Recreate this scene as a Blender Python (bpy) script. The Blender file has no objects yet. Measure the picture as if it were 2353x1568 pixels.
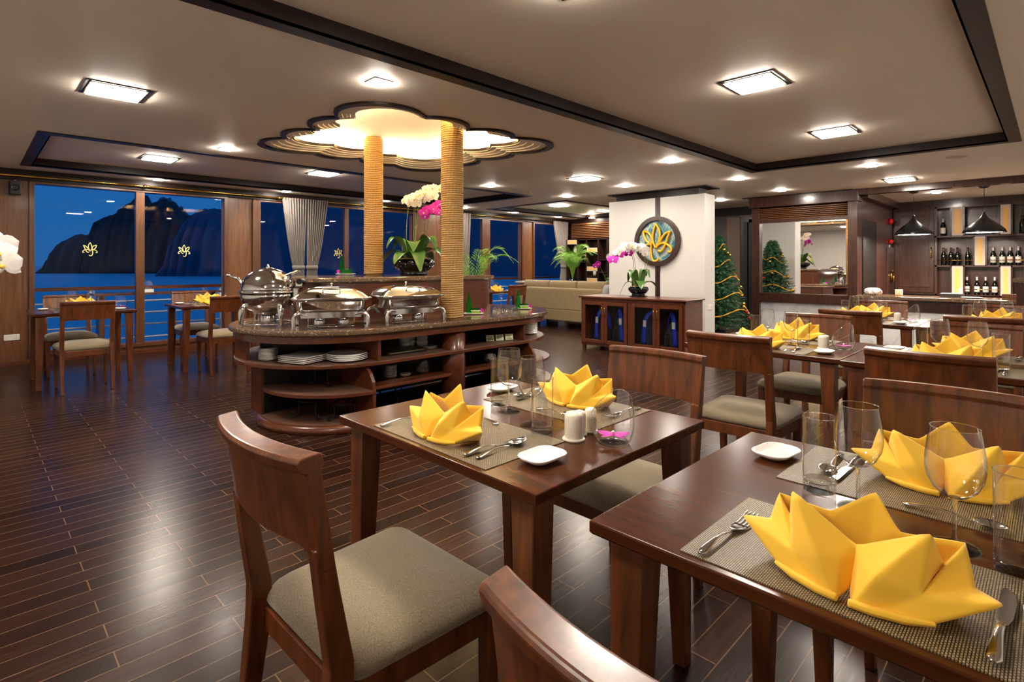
import bpy, bmesh, math, random
from mathutils import Vector, Matrix
from mathutils.geometry import tessellate_polygon
random.seed(7)
S = bpy.context.scene
PI = math.pi
# ------------------------------------------------------------------ camera
cd = bpy.data.cameras.new('camera'); cam = bpy.data.objects.new('camera', cd)
S.collection.objects.link(cam); S.camera = cam
cam.location = (0, 0, 1.23); cam.rotation_euler = (PI/2, 0, -PI/4)
cd.sensor_width = 36; cd.lens = 36*1248/2353; cd.shift_y = -175/2353; cd.clip_start = .02; cd.clip_end = 3000
# ------------------------------------------------------------------ view, world, light levels
S.view_settings.view_transform = 'Standard'; S.view_settings.look = 'None'
S.view_settings.exposure = 2.0; S.view_settings.gamma = 1; S.view_settings.use_curve_mapping = False
SMALL_W, BIG_W, COVE_W, PEND_W = 95., 34., 24., 40.
WARM = (1, .89, .765)
S.cycles.max_bounces = 12; S.cycles.transmission_bounces = 10; S.cycles.transparent_max_bounces = 16
S.cycles.diffuse_bounces = 8; S.cycles.glossy_bounces = 5
S.cycles.caustics_reflective = False; S.cycles.caustics_refractive = False
S.cycles.sample_clamp_indirect = 10; S.cycles.blur_glossy = .5
S.cycles.use_denoising = True
w = bpy.data.worlds.new('dusk'); S.world = w; w.use_nodes = True
n = w.node_tree; n.nodes.clear()
wo = n.nodes.new('ShaderNodeOutputWorld'); wb = n.nodes.new('ShaderNodeBackground')
tc = n.nodes.new('ShaderNodeTexCoord'); sx = n.nodes.new('ShaderNodeSeparateXYZ'); rp = n.nodes.new('ShaderNodeValToRGB')
n.links.new(tc.outputs['Generated'], sx.inputs[0]); n.links.new(sx.outputs['Z'], rp.inputs[0])
rp.color_ramp.elements[0].position = 0.0; rp.color_ramp.elements[0].color = (.0030, .028, .088, 1)
rp.color_ramp.elements[1].position = .5; rp.color_ramp.elements[1].color = (.0042, .037, .108, 1)
n.links.new(rp.outputs[0], wb.inputs[0]); wb.inputs[1].default_value = 1.0
n.links.new(wb.outputs[0], wo.inputs[0])

# ------------------------------------------------------------------ materials
def lin(c):
    return tuple((x/255/12.92 if x/255 <= .04045 else ((x/255+.055)/1.055)**2.4) for x in c)+(1,)
class NT:
    def __init__(s, name):
        s.m = bpy.data.materials.new(name); s.m.use_nodes = True; s.t = s.m.node_tree; s.t.nodes.clear()
        s.out = s.N('ShaderNodeOutputMaterial')
    def N(s, k, **kw):
        nd = s.t.nodes.new(k)
        for a, b in kw.items(): setattr(nd, a, b)
        return nd
    def L(s, a, b): s.t.links.new(a, b)
    def pr(s, col=None, rough=.5, metal=0, **kw):
        p = s.N('ShaderNodeBsdfPrincipled')
        if col is not None: p.inputs['Base Color'].default_value = col
        p.inputs['Roughness'].default_value = rough; p.inputs['Metallic'].default_value = metal
        for a, b in kw.items(): p.inputs[a.replace('_', ' ')].default_value = b
        s.L(p.outputs[0], s.out.inputs[0]); s.p = p; return p
    def coord(s, scale=(1, 1, 1), rot=(0, 0, 0), kind='Object'):
        c = s.N('ShaderNodeTexCoord'); m = s.N('ShaderNodeMapping')
        m.inputs['Scale'].default_value = scale; m.inputs['Rotation'].default_value = rot
        s.L(c.outputs[kind], m.inputs[0]); return m.outputs[0]
    def noise(s, vec, scale=5, detail=4, rough=.55, dist=0):
        x = s.N('ShaderNodeTexNoise'); x.inputs['Scale'].default_value = scale; x.inputs['Detail'].default_value = detail
        x.inputs['Roughness'].default_value = rough; x.inputs['Distortion'].default_value = dist
        s.L(vec, x.inputs['Vector']); return x.outputs['Fac']
    def ramp(s, fac, stops):
        r = s.N('ShaderNodeValToRGB'); e = r.color_ramp.elements
        while len(e) < len(stops): e.new(.5)
        for i, (p, c) in enumerate(stops): e[i].position = p; e[i].color = c
        s.L(fac, r.inputs[0]); return r.outputs[0]
    def bump(s, h, strength=.2, dist=.002):
        b = s.N('ShaderNodeBump'); b.inputs['Strength'].default_value = strength; b.inputs['Distance'].default_value = dist
        s.L(h, b.inputs['Height']); s.L(b.outputs[0], s.p.inputs['Normal'])
def plain(name, rgb, rough=.5, metal=0, **kw):
    t = NT(name); t.pr(lin(rgb), rough, metal, **kw)
    v = t.coord(); f = t.noise(v, 60, 2); t.bump(f, .04, .001); return t.m
def wood(name, a, b, rough=.3, scale=(3, 45, 45), coat=.0, spec=.5):
    t = NT(name); p = t.pr(None, rough, 0, Specular_IOR_Level=spec)
    if coat: p.inputs['Coat Weight'].default_value = coat; p.inputs['Coat Roughness'].default_value = .12
    v = t.coord(scale); f = t.noise(v, 1.0, 6, .6, .6)
    t.L(t.ramp(f, [(.28, lin(a)), (.72, lin(b))]), p.inputs['Base Color'])
    t.bump(f, .12, .0008); return t.m
def emis(name, col, s):
    t = NT(name); e = t.N('ShaderNodeEmission'); e.inputs[0].default_value = (*col[:3], 1); e.inputs[1].default_value = s
    t.L(e.outputs[0], t.out.inputs[0]); return t.m
def thin_glass(name, tint=(1, 1, 1), strength=1.0, power=3.5, edge=None):
    t = NT(name); tr = t.N('ShaderNodeBsdfTransparent'); gl = t.N('ShaderNodeBsdfGlossy'); mx = t.N('ShaderNodeMixShader')
    fr = t.N('ShaderNodeLayerWeight'); fr.inputs[0].default_value = .5; pw = t.N('ShaderNodeMath', operation='POWER'); pw.inputs[1].default_value = power
    ml = t.N('ShaderNodeMath', operation='MULTIPLY_ADD'); ml.inputs[1].default_value = .55*strength; ml.inputs[2].default_value = .045*strength; ml.use_clamp = True
    tr.inputs[0].default_value = (*tint, 1); gl.inputs['Roughness'].default_value = .01
    t.L(fr.outputs['Facing'], pw.inputs[0]); t.L(pw.outputs[0], ml.inputs[0]); t.L(ml.outputs[0], mx.inputs[0]); t.L(tr.outputs[0], mx.inputs[1]); t.L(gl.outputs[0], mx.inputs[2])
    if edge: t.L(t.ramp(fr.outputs['Facing'], [(.55, (*tint, 1)), (.97, (*edge, 1))]), tr.inputs[0])
    t.L(mx.outputs[0], t.out.inputs[0]); return t.m
def floor_mat():
    t = NT('floor_planks'); p = t.pr(None, .2, 0, Specular_IOR_Level=.15)
    v = t.coord(); b = t.N('ShaderNodeTexBrick'); b.offset = .5; b.squash = 1
    b.inputs['Scale'].default_value = 1; b.inputs['Brick Width'].default_value = .65; b.inputs['Row Height'].default_value = .092
    b.inputs['Mortar Size'].default_value = .0021; b.inputs['Mortar Smooth'].default_value = .1; b.inputs['Bias'].default_value = 0
    b.inputs['Color1'].default_value = lin((34, 19, 14)); b.inputs['Color2'].default_value = lin((58, 34, 24)); b.inputs['Mortar'].default_value = lin((112, 86, 66))
    t.L(v, b.inputs['Vector'])
    g = t.noise(t.coord((4, 60, 1)), 1, 5, .6, .4)
    mx = t.N('ShaderNodeMix', data_type='RGBA', blend_type='MULTIPLY'); mx.inputs['Factor'].default_value = .55
    t.L(b.outputs['Color'], mx.inputs[6]); t.L(t.ramp(g, [(.3, (.55, .5, .5, 1)), (.7, (1.2, 1.15, 1.1, 1))]), mx.inputs[7])
    t.L(mx.outputs[2], p.inputs['Base Color'])
    r = t.N('ShaderNodeMapRange'); r.inputs['To Min'].default_value = .17; r.inputs['To Max'].default_value = .30
    t.L(g, r.inputs[0]); t.L(r.outputs[0], p.inputs['Roughness'])
    iv = t.N('ShaderNodeMath', operation='SUBTRACT'); iv.inputs[0].default_value = 1; t.L(b.outputs['Fac'], iv.inputs[1])
    t.bump(iv.outputs[0], .35, .0012); return t.m
def stone_mat(name, cols, scale=9, rough=.08):
    t = NT(name); p = t.pr(None, rough); v = t.coord()
    f = t.noise(v, scale, 8, .65, 1.6); t.L(t.ramp(f, cols), p.inputs['Base Color']); return t.m
def weave_mat():
    t = NT('woven_vinyl'); p = t.pr(None, .45); v = t.coord()
    b = t.N('ShaderNodeTexBrick'); b.offset = .5
    for k, x in (('Scale', 1), ('Brick Width', .0060), ('Row Height', .0034), ('Mortar Size', .0008), ('Mortar Smooth', .3)): b.inputs[k].default_value = x
    b.inputs['Color1'].default_value = lin((166, 147, 112)); b.inputs['Color2'].default_value = lin((138, 121, 90)); b.inputs['Mortar'].default_value = lin((42, 32, 22))
    t.L(v, b.inputs['Vector']); t.L(b.outputs['Color'], p.inputs['Base Color'])
    iv = t.N('ShaderNodeMath', operation='SUBTRACT'); iv.inputs[0].default_value = 1; t.L(b.outputs['Fac'], iv.inputs[1])
    t.bump(iv.outputs[0], .6, .0012); return t.m
def fabric_mat(name, a, b, sc=(900, 160, 160)):
    t = NT(name); p = t.pr(None, .9); p.inputs['Sheen Weight'].default_value = .3
    v = t.coord(sc); f = t.noise(v, 1, 3, .6); t.L(t.ramp(f, [(.3, lin(a)), (.7, lin(b))]), p.inputs['Base Color'])
    t.bump(f, .6, .0015); return t.m
def cane_mat(name, a, b):
    t = NT(name); p = t.pr(None, .5); v = t.coord((1, 1, 1)); w_ = t.N('ShaderNodeTexChecker'); w_.inputs['Scale'].default_value = 90
    w_.inputs['Color1'].default_value = lin(a); w_.inputs['Color2'].default_value = lin(b); t.L(v, w_.inputs[0]); t.L(w_.outputs[0], p.inputs['Base Color']); return t.m
def rope_mat():
    t = NT('hemp_rope'); p = t.pr(None, .85); f = t.noise(t.coord((120, 120, 300)), 1, 4); t.L(t.ramp(f, [(.3, lin((150, 114, 66))), (.7, lin((204, 164, 104)))]), p.inputs['Base Color'])
    t.bump(f, .5, .001); return t.m
M = {}
M['wood'] = wood('table_wood', (56, 27, 12), (86, 45, 23), .2, (30, 3, 45), .0, .16)
M['chair'] = wood('chair_wood', (58, 28, 12), (124, 68, 34), .3, (30, 30, 4), .2)
M['dark'] = wood('dark_trim_wood', (34, 20, 15), (58, 34, 25), .3, (30, 30, 3), .2)
M['trim'] = wood('ceiling_trim_wood', (24, 14, 11), (42, 26, 20), .4, (3, 3, 30), 0, .25)
M['panel'] = wood('wall_panel_wood', (92, 56, 32), (134, 88, 52), .35, (35, 35, 2.5), .1)
M['winframe'] = wood('window_frame_wood', (74, 42, 24), (112, 70, 42), .32, (30, 30, 3), .15)
M['red'] = wood('mahogany_wood', (72, 34, 20), (110, 58, 34), .28, (5, 30, 40), .25)
M['shelf'] = wood('shelf_board_wood', (84, 58, 46), (120, 88, 72), .4, (50, 4, 40))
M['bar'] = wood('bar_wood', (48, 26, 22), (76, 44, 34), .25, (30, 30, 3), .3)
M['black'] = plain('black_lacquer', (14, 12, 13), .35)
M['iron'] = plain('wrought_iron', (34, 34, 37), .4, .6)
M['floor'] = floor_mat()
M['ceil'] = plain('ceiling_paint', (238, 228, 214), .55)
M['coveceil'] = plain('cove_paint', (250, 240, 218), .7)
M['step'] = plain('cove_step_paint', (238, 234, 226), .5)
M['white'] = plain('white_plaster', (214, 212, 207), .55)
M['off'] = plain('switch_plastic', (238, 234, 226), .4)
M['china'] = plain('white_china', (244, 243, 240), .12)
M['cream'] = plain('cream_ceramic', (240, 234, 218), .2)
M['stone'] = stone_mat('brown_marble', [(.30, lin((52, 38, 30))), (.46, lin((122, 98, 78))), (.54, lin((82, 62, 48))), (.70, lin((196, 176, 150)))], 26)
M['marble'] = stone_mat('white_marble', [(.35, lin((206, 210, 216))), (.5, lin((236, 238, 240))), (.8, lin((248, 248, 248)))], 2.5, .25)
M['weave'] = weave_mat()
M['seat'] = fabric_mat('seat_fabric', (86, 76, 60), (164, 148, 120), (1100, 300, 300))
M['sofa'] = fabric_mat('sofa_fabric', (120, 102, 70), (164, 142, 104), (120, 120, 30))
M['sofa2'] = fabric_mat('grey_fabric', (130, 130, 132), (176, 176, 178), (160, 160, 160))
M['curtain'] = fabric_mat('curtain_fabric', (104, 97, 92), (146, 137, 130), (300, 300, 300))
M['napkin'] = plain('yellow_linen', (255, 203, 54), .75, 0, Sheen_Weight=.3)
M['steel'] = plain('polished_steel', (214, 214, 216), .07, 1)
M['silver'] = plain('cutlery_steel', (206, 204, 202), .12, 1)
M['brass'] = plain('polished_brass', (226, 178, 84), .15, 1)
M['gold'] = plain('gold_enamel', (240, 176, 30), .3, .2)
M['decal'] = plain('cream_decal', (250, 236, 150), .4, 0, Emission_Strength=0.0)
M['rope'] = rope_mat()
M['thin'] = thin_glass('thin_glass', (.97, .975, .97), 1.5, 2.4, (.45, .45, .44))
M['pane'] = thin_glass('window_glass', (.97, .98, 1), .22)
M['cabglass'] = thin_glass('cabinet_glass', (.9, .92, .95), .8)
t = NT('solid_glass'); g_ = t.N('ShaderNodeBsdfGlass'); g_.inputs['IOR'].default_value = 1.45; g_.inputs['Roughness'].default_value = 0
tr = t.N('ShaderNodeBsdfTransparent'); tr.inputs[0].default_value = (.96, .97, .965, 1); mx = t.N('ShaderNodeMixShader'); mx.inputs[0].default_value = .38
t.L(tr.outputs[0], mx.inputs[1]); t.L(g_.outputs[0], mx.inputs[2]); t.L(mx.outputs[0], t.out.inputs[0]); M['glass'] = t.m
M['green'] = thin_glass('green_glass', (.22, .72, .3), 1.2)
t = NT('green_bottle_glass'); p_ = t.pr(lin((30, 130, 50)), .08); tr = t.N('ShaderNodeBsdfTransparent'); tr.inputs[0].default_value = (.25, .85, .35, 1); mx = t.N('ShaderNodeMixShader'); mx.inputs[0].default_value = .22
t.L(tr.outputs[0], mx.inputs[1]); t.L(p_.outputs[0], mx.inputs[2]); t.L(mx.outputs[0], t.out.inputs[0]); M['green'] = t.m
t = NT('mirror_silver'); t.pr((.9, .9, .9, 1), .0, 1); M['mirror'] = t.m
M['leaf'] = plain('orchid_leaf', (70, 112, 48), .35)
M['palm'] = plain('palm_leaf', (120, 168, 54), .45)
M['needle'] = plain('fir_needles', (38, 92, 58), .5)
M['stem'] = plain('green_stem', (112, 122, 60), .5)
M['moss'] = plain('coir_moss', (176, 146, 100), .95)
M['potblack'] = plain('glazed_black_pot', (12, 12, 14), .08)
M['wpetal'] = plain('white_petal', (250, 246, 244), .6, 0, Subsurface_Weight=.15)
M['mpetal'] = plain('magenta_petal', (196, 20, 168), .55)
M['ylip'] = plain('yellow_lip', (244, 206, 90), .5)
M['blue'] = plain('blue_strap', (16, 60, 200), .6)
M['vest'] = plain('black_vest_cloth', (44, 48, 54), .8)
M['redp'] = plain('red_plastic', (206, 20, 24), .3)
M['darkplastic'] = plain('dark_plastic', (46, 46, 46), .5)
M['shade'] = plain('black_enamel', (22, 26, 30), .22)
M['wine'] = plain('wine_bottle_glass', (12, 14, 12), .08)
M['label'] = plain('bottle_label', (226, 220, 212), .6)
M['labelred'] = plain('label_red', (190, 40, 34), .6)
M['foil'] = plain('bottle_capsule', (206, 206, 214), .3, .3)
M['foilred'] = plain('dark_capsule', (60, 24, 30), .3)
M['cane'] = cane_mat('cane_weave', (214, 160, 76), (236, 190, 108))
M['canetrim'] = plain('pale_frame', (190, 176, 164), .5)
M['wallpaper'] = cane_mat('wallpaper', (128, 108, 90), (96, 80, 66))
M['menu'] = plain('menu_card', (232, 236, 190), .6)
M['ink'] = plain('dark_ink', (40, 60, 30), .6)
M['cork'] = plain('amber_liquid', (120, 60, 20), .2)
M['towel'] = plain('white_towel', (236, 234, 232), .95)
M['sea'] = plain('sea_water', (110, 176, 200), .45)
M['rock'] = plain('island_rock', (70, 62, 66), 1.0); M['rockfar'] = plain('hazy_island_rock', (84, 96, 120), 1.0)  # the bluer rock has air haze mixed into its colour
M['rail'] = plain('white_rail_paint', (226, 230, 232), .4)
M['candle'] = plain('cream_wax', (228, 210, 176), .5)
M['orange'] = plain('orange_slice', (230, 110, 40), .5)
M['l_small'] = emis('downlight_glow', WARM, SMALL_W)
M['l_big'] = emis('panel_glow', WARM, BIG_W)
M['l_cove'] = emis('cove_glow', (1, .82, .55), COVE_W)
M['l_pend'] = emis('pendant_glow', (1, .85, .68), PEND_W)

# ------------------------------------------------------------------ geometry kit
def rot2(x, y, a):
    c, s = math.cos(a), math.sin(a); return x*c-y*s, x*s+y*c
class G:
    def __init__(s): s.v = []; s.f = []; s.sm = []; s.mi = []; s.cur = 0
    def add(s, vs, fs, smooth=False):
        o = len(s.v); s.v += [tuple(p) for p in vs]
        for f in fs: s.f.append(tuple(o+i for i in f)); s.sm.append(smooth); s.mi.append(s.cur)
        return s
    def bx(s, x0, x1, y0, y1, z0, z1, smooth=False):
        v = [(x, y, z) for z in (z0, z1) for y in (y0, y1) for x in (x0, x1)]
        return s.add(v, [(0, 2, 3, 1), (4, 5, 7, 6), (0, 1, 5, 4), (2, 6, 7, 3), (0, 4, 6, 2), (1, 3, 7, 5)], smooth)
    def box(s, c, d, rz=0):
        v = []
        for z in (-.5, .5):
            for y in (-.5, .5):
                for x in (-.5, .5):
                    a, b = rot2(x*d[0], y*d[1], rz); v.append((c[0]+a, c[1]+b, c[2]+z*d[2]))
        return s.add(v, [(0, 2, 3, 1), (4, 5, 7, 6), (0, 1, 5, 4), (2, 6, 7, 3), (0, 4, 6, 2), (1, 3, 7, 5)])
    def rings(s, R, smooth=True, cap0=True, cap1=True, closed=True):
        n = len(R[0]); o = len(s.v); s.v += [tuple(p) for r in R for p in r]
        for i in range(len(R)-1):
            for j in range(n if closed else n-1):
                k = (j+1) % n
                s.f.append((o+i*n+j, o+i*n+k, o+(i+1)*n+k, o+(i+1)*n+j)); s.sm.append(smooth); s.mi.append(s.cur)
        if cap0: s.f.append(tuple(o+j for j in range(n-1, -1, -1))); s.sm.append(False); s.mi.append(s.cur)
        if cap1: s.f.append(tuple(o+(len(R)-1)*n+j for j in range(n))); s.sm.append(False); s.mi.append(s.cur)
        return s
    def lathe(s, prof, n=24, c=(0, 0, 0), caps=True, sx=1, sy=1):
        R = [[(c[0]+r*sx*math.cos(2*PI*j/n), c[1]+r*sy*math.sin(2*PI*j/n), c[2]+z) for j in range(n)] for r, z in prof]
        return s.rings(R, True, caps and prof[0][0] > 1e-5, caps and prof[-1][0] > 1e-5)
    def tube(s, P, r, n=8, closed=False, flat=1, up=None):
        P = [Vector(p) for p in P]; m = len(P); rr = r if isinstance(r, (list, tuple)) else [r]*m; R = []
        t0 = (P[1]-P[0]).normalized(); a = Vector(up) if up else (Vector((0, 0, 1)) if abs(t0.z) < .9 else Vector((1, 0, 0)))
        for i in range(m):
            t = ((P[(i+1) % m]-P[i-1]) if closed else (P[min(i+1, m-1)]-P[max(i-1, 0)])).normalized()
            a = (a-t*a.dot(t)).normalized(); b = t.cross(a)
            R.append([P[i]+a*(rr[i]*flat*math.cos(2*PI*j/n))+b*(rr[i]*math.sin(2*PI*j/n)) for j in range(n)])
        if closed: R.append(R[0]); return s.rings(R, True, False, False)
        return s.rings(R)
    def bar(s, P, w, h, wy=None):     # rectangular sweep in given frame: w across y, h across x
        R = []
        for i, p in enumerate(P):
            a = w[i] if isinstance(w, (list, tuple)) else w; b = h[i] if isinstance(h, (list, tuple)) else h
            R.append([(p[0]-b/2, p[1]-a/2, p[2]), (p[0]+b/2, p[1]-a/2, p[2]), (p[0]+b/2, p[1]+a/2, p[2]), (p[0]-b/2, p[1]+a/2, p[2])])
        return s.rings(R, False)
    def prism(s, poly, z0, z1, smooth=False):
        s.rings([[(x, y, z0) for x, y in poly], [(x, y, z1) for x, y in poly]], smooth); return s
    def ringplate(s, outer, inner, z0, z1, smooth=True):   # flat ring between two outlines with the same count
        R = [[(x, y, z0) for x, y in inner], [(x, y, z0) for x, y in outer], [(x, y, z1) for x, y in outer], [(x, y, z1) for x, y in inner], [(x, y, z0) for x, y in inner]]
        return s.rings(R, False, False, False)
    def grid(s, fn, nu, nv, smooth=True):
        o = len(s.v); s.v += [tuple(fn(i/nu, j/nv)) for i in range(nu+1) for j in range(nv+1)]
        for i in range(nu):
            for j in range(nv):
                a = o+i*(nv+1)+j; s.f.append((a, a+nv+1, a+nv+2, a+1)); s.sm.append(smooth); s.mi.append(s.cur)
        return s
    def xf(s, fn): s.v = [tuple(fn(*p)) for p in s.v]; return s
    def build(s, name, mats, parent=None, loc=(0, 0, 0), rz=0, bevel=0, subsurf=0, seg=2, autosm=False):
        me = bpy.data.meshes.new(name); me.from_pydata(s.v, [], s.f)
        for p, a, b in zip(me.polygons, s.sm, s.mi): p.use_smooth = a; p.material_index = b
        for m in (mats if isinstance(mats, (list, tuple)) else [mats]): me.materials.append(M[m])
        me.update(); bm = bmesh.new(); bm.from_mesh(me); bmesh.ops.recalc_face_normals(bm, faces=bm.faces); bm.to_mesh(me); bm.free()
        o = bpy.data.objects.new(name, me); S.collection.objects.link(o)
        if parent: o.parent = parent
        o.location = loc; o.rotation_euler = (0, 0, rz)
        if bevel:
            b = o.modifiers.new('bevel', 'BEVEL'); b.width = bevel; b.segments = seg; b.limit_method = 'ANGLE'; b.angle_limit = .6
        if subsurf:
            b = o.modifiers.new('sub', 'SUBSURF'); b.levels = b.render_levels = subsurf
        return o
def tag(o, label, cat, group=None, kind=None):
    o['label'] = label; o['category'] = cat
    if group: o['group'] = group
    if kind: o['kind'] = kind
    return o
def thing(name, label, cat, loc=(0, 0, 0), rz=0, group=None):
    o = bpy.data.objects.new(name, None); S.collection.objects.link(o); o.location = loc; o.rotation_euler = (0, 0, rz)
    o.empty_display_size = .05
    return tag(o, label, cat, group)
def struct(name, g, m, **kw):
    o = g.build(name, m, **kw); o['kind'] = 'structure'; return o
def kids(o): return [c for c in S.objects if c.parent == o]
def dup(root, loc, rz=0, label=None, group=None, kidmap={}):
    r = root.copy(); S.collection.objects.link(r); r.location = loc; r.rotation_euler = (0, 0, rz)
    if label: r['label'] = label
    if group: r['group'] = group
    if root.name not in kidmap: kidmap[root.name] = [(c, kids(c)) for c in kids(root)]
    for c, gk in kidmap[root.name]:
        d = c.copy(); S.collection.objects.link(d); d.parent = r
        for g in gk:
            e = g.copy(); S.collection.objects.link(e); e.parent = d
    return r
class Proto:        # first use moves the prototype, later uses copy it
    def __init__(s, o): s.o = o; s.used = False
    def put(s, loc, rz=0, label=None, group=None):
        if not s.used:
            s.used = True; s.o.location = loc; s.o.rotation_euler = (0, 0, rz)
            if label: s.o['label'] = label
            if group: s.o['group'] = group
            return s.o
        return dup(s.o, loc, rz, label, group)
def rrect(w, d, r, n=5, cx=0, cy=0):
    P = []
    for qx, qy, a0 in ((1, 1, 0), (-1, 1, PI/2), (-1, -1, PI), (1, -1, 1.5*PI)):
        for i in range(n+1):
            a = a0+PI/2*i/n; P.append((cx+qx*(w/2-r)+r*math.cos(a), cy+qy*(d/2-r)+r*math.sin(a)))
    return P
def off(P, k):     # inset a convex outline around the origin
    mx = max(abs(p[0]) for p in P); my = max(abs(p[1]) for p in P)
    return [(x*(mx-k)/mx, y*(my-k)/my) for x, y in P]
def cr(P, n=6):     # catmull-rom through points
    P = [Vector(p) for p in P]; Q = [P[0]*2-P[1]]+P+[P[-1]*2-P[-2]]; o = []
    for i in range(1, len(Q)-2):
        a, b, c, d = Q[i-1:i+3]
        for k in range(n):
            t = k/n; o.append(.5*((2*b)+(c-a)*t+(2*a-5*b+4*c-d)*t*t+(3*b-a-3*c+d)*t**3))
    return o+[P[-1]]

# ================================================================== SETTING
H = 2.4
XE, YS, XS, YN = 12.6, -.75, -1.1, 9.0      # far end, near side, left end, window wall
struct('floor', G().add([(XS, YS, 0), (XE, YS, 0), (XE, YN, 0), (XS, YN, 0)], [(0, 1, 2, 3)]), 'floor')
# cloud-shaped recess
CX, CY = 3.03, 4.48
circ = []
for sx_ in (-1, 1):
    for sy_ in (-1, 1):
        circ += [(sx_*.77, sy_*.77, .345), (sx_*.27, sy_*.80, .30), (sx_*.80, sy_*.27, .30)]
def cloud(s, n=192):
    P = []
    for i in range(n):
        a = 2*PI*i/n; ux, uy = math.cos(a), math.sin(a); best = .5
        for x, y, r in circ:
            d = x*ux+y*uy; q = r*r-(x*x+y*y-d*d)
            if q > 0: best = max(best, d+math.sqrt(q))
        P.append((CX+ux*best*s, CY+uy*best*s))
    return P
trays = [(3.2-5.2, 6.98, .22, 2.71), (.42, 6.75, 6.25, 8.52), (7.62, 11.0, 6.25, 8.40)]
trays[0] = (-.6, 6.98, .22, 2.71)
tw = .10
def rect(x0, x1, y0, y1): return [(x0, y0), (x1, y0), (x1, y1), (x0, y1)]
holes = [rect(a+tw, b-tw, c+tw, d-tw) for a, b, c, d in trays]+[cloud(.965)]
polys = [rect(XS, XE, YS, YN)]+holes
allp = [p for q in polys for p in q]
tri = tessellate_polygon([[Vector((x, y, 0)) for x, y in q] for q in polys])
struct('ceiling', G().add([(x, y, H) for x, y in allp], [tuple(t_) for t_ in tri]), 'ceil')
k = 1
for a, b, c, d in trays:
    g = G(); g.ringplate(rect(a, b, c, d), rect(a+tw, b-tw, c+tw, d-tw), H-.012, H+.002)
    g.ringplate(rect(a+tw-.01, b-tw+.01, c+tw-.01, d-tw+.01), rect(a+tw, b-tw, c+tw, d-tw), H-.012, H+.082)
    struct('trim_%d' % k, g, 'trim'); k += 1
    struct('ceiling_panel', G().add([(a+.05, c+.05, H+.08), (b-.05, c+.05, H+.08), (b-.05, d-.05, H+.08), (a+.05, d-.05, H+.08)], [(0, 1, 2, 3)]), 'ceil')
g = G(); g.ringplate(cloud(1.0), cloud(.955), H-.018, H+.012); struct('trim_%d' % k, g, 'trim'); k += 1
g = G(); ss = [.955, .909, .863, .817]
R = []
for i, s_ in enumerate(ss):
    z = H+.002+.013*i
    R.append([(x, y, z) for x, y in cloud(s_)]); R.append([(x, y, z) for x, y in cloud(s_-.046)])
    R.append([(x, y, z+.013) for x, y in cloud(s_-.046)])
g.rings(R, False, False, False); struct('trim_%d' % k, g, 'step'); k += 1
g = G(); g.ringplate(cloud(.775), cloud(.758), H+.05, H+.075); struct('trim_%d' % k, g, 'trim'); k += 1
g = G(); g.rings([[(x, y, H+.058) for x, y in cloud(.77)], [(x, y, H+.058) for x, y in cloud(.95)], [(x, y, H+.20) for x, y in cloud(.95)]], False, False, True)
struct('ceiling_cove', g, 'coveceil')
g = G(); g.ringplate(cloud(.85), cloud(.84), H+.06, H+.08)
tag(g.build('cove_light_strip', 'l_cove'), 'warm light strip hidden inside the cloud shaped ceiling recess', 'light strip')

# walls
def wallbox(name, x0, x1, y0, y1, z0, z1, m): return struct(name, G().bx(x0, x1, y0, y1, z0, z1), m)
wallbox('wall_near', XS, XE, YS-.1, YS, 0, H+.1, 'white'); wallbox('wall_left', XS-.1, XS, YS, YN, 0, H+.1, 'white')  # unseen walls, made pale so their bounce brightens the ceiling
# window wall: panels, headers, sills; openings between
ops = [(.58, 2.76), (3.24, 6.22), (7.66, 9.32), (9.76, 10.92)]
zs, zt = .15, 2.24
g = G(); x = XS
for a, b in ops:
    g.bx(x, a, YN, YN+.12, 0, H); g.bx(a, b, YN, YN+.12, 0, zs); g.bx(a, b, YN, YN+.12, zt, H); x = b
g.bx(x, XE, YN, YN+.12, 0, H)
for x in (-.6, -.25, .1, .38, 2.96, 3.08, 6.5, 6.8, 9.55): g.bx(x, x+.008, YN-.003, YN, .08, 2.28)
struct('wall_window', g, 'panel')
g = G(); g.bx(XS, 11.1, YN-.06, YN, 2.27, H)
struct('trim_%d' % k, g, 'trim'); k += 1
g = G(); g.bx(XS, 11.1, YN-.012, YN, 0, .045); struct('baseboard_window', g, 'red')
wi = 1
def window(a, b, mull, sash=None):
    global wi
    g = G(); t_ = .055
    for x0, x1, z0, z1 in [(a-t_, a, zs-t_, zt+t_), (b, b+t_, zs-t_, zt+t_), (a, b, zt, zt+t_), (a, b, zs-t_, zs)]: g.bx(x0, x1, YN-.03, YN+.02, z0, z1)
    for m0, m1 in mull: g.bx(m0, m1, YN-.02, YN+.06, zs, zt)
    fr = struct('window_%d' % wi, g, 'winframe', bevel=.004); wi += 1
    edges = [a]+[e for m in mull for e in m]+[b]
    for i in range(0, len(edges), 2):
        p = G().bx(edges[i], edges[i+1], YN+.05, YN+.056, zs, zt).build('pane', 'pane', fr)
    return fr
w1 = window(.58, 2.76, [(1.63, 1.735)])
w2 = window(3.24, 6.22, [(3.24, 3.3), (4.75, 4.83)])
w3 = window(7.66, 9.32, [(8.05, 8.29)])
w4 = window(9.76, 10.92, [])
# sliding sash post with brass pull
g = G().bx(3.17, 3.27, YN-.05, YN-.03, zs, zt); s_ = g.build('sash_stile', 'winframe', w2, bevel=.003)
g = G(); g.bx(3.20, 3.235, YN-.056, YN-.05, 1.0, 1.16); g.build('sash_pull', 'brass', s_)

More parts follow.
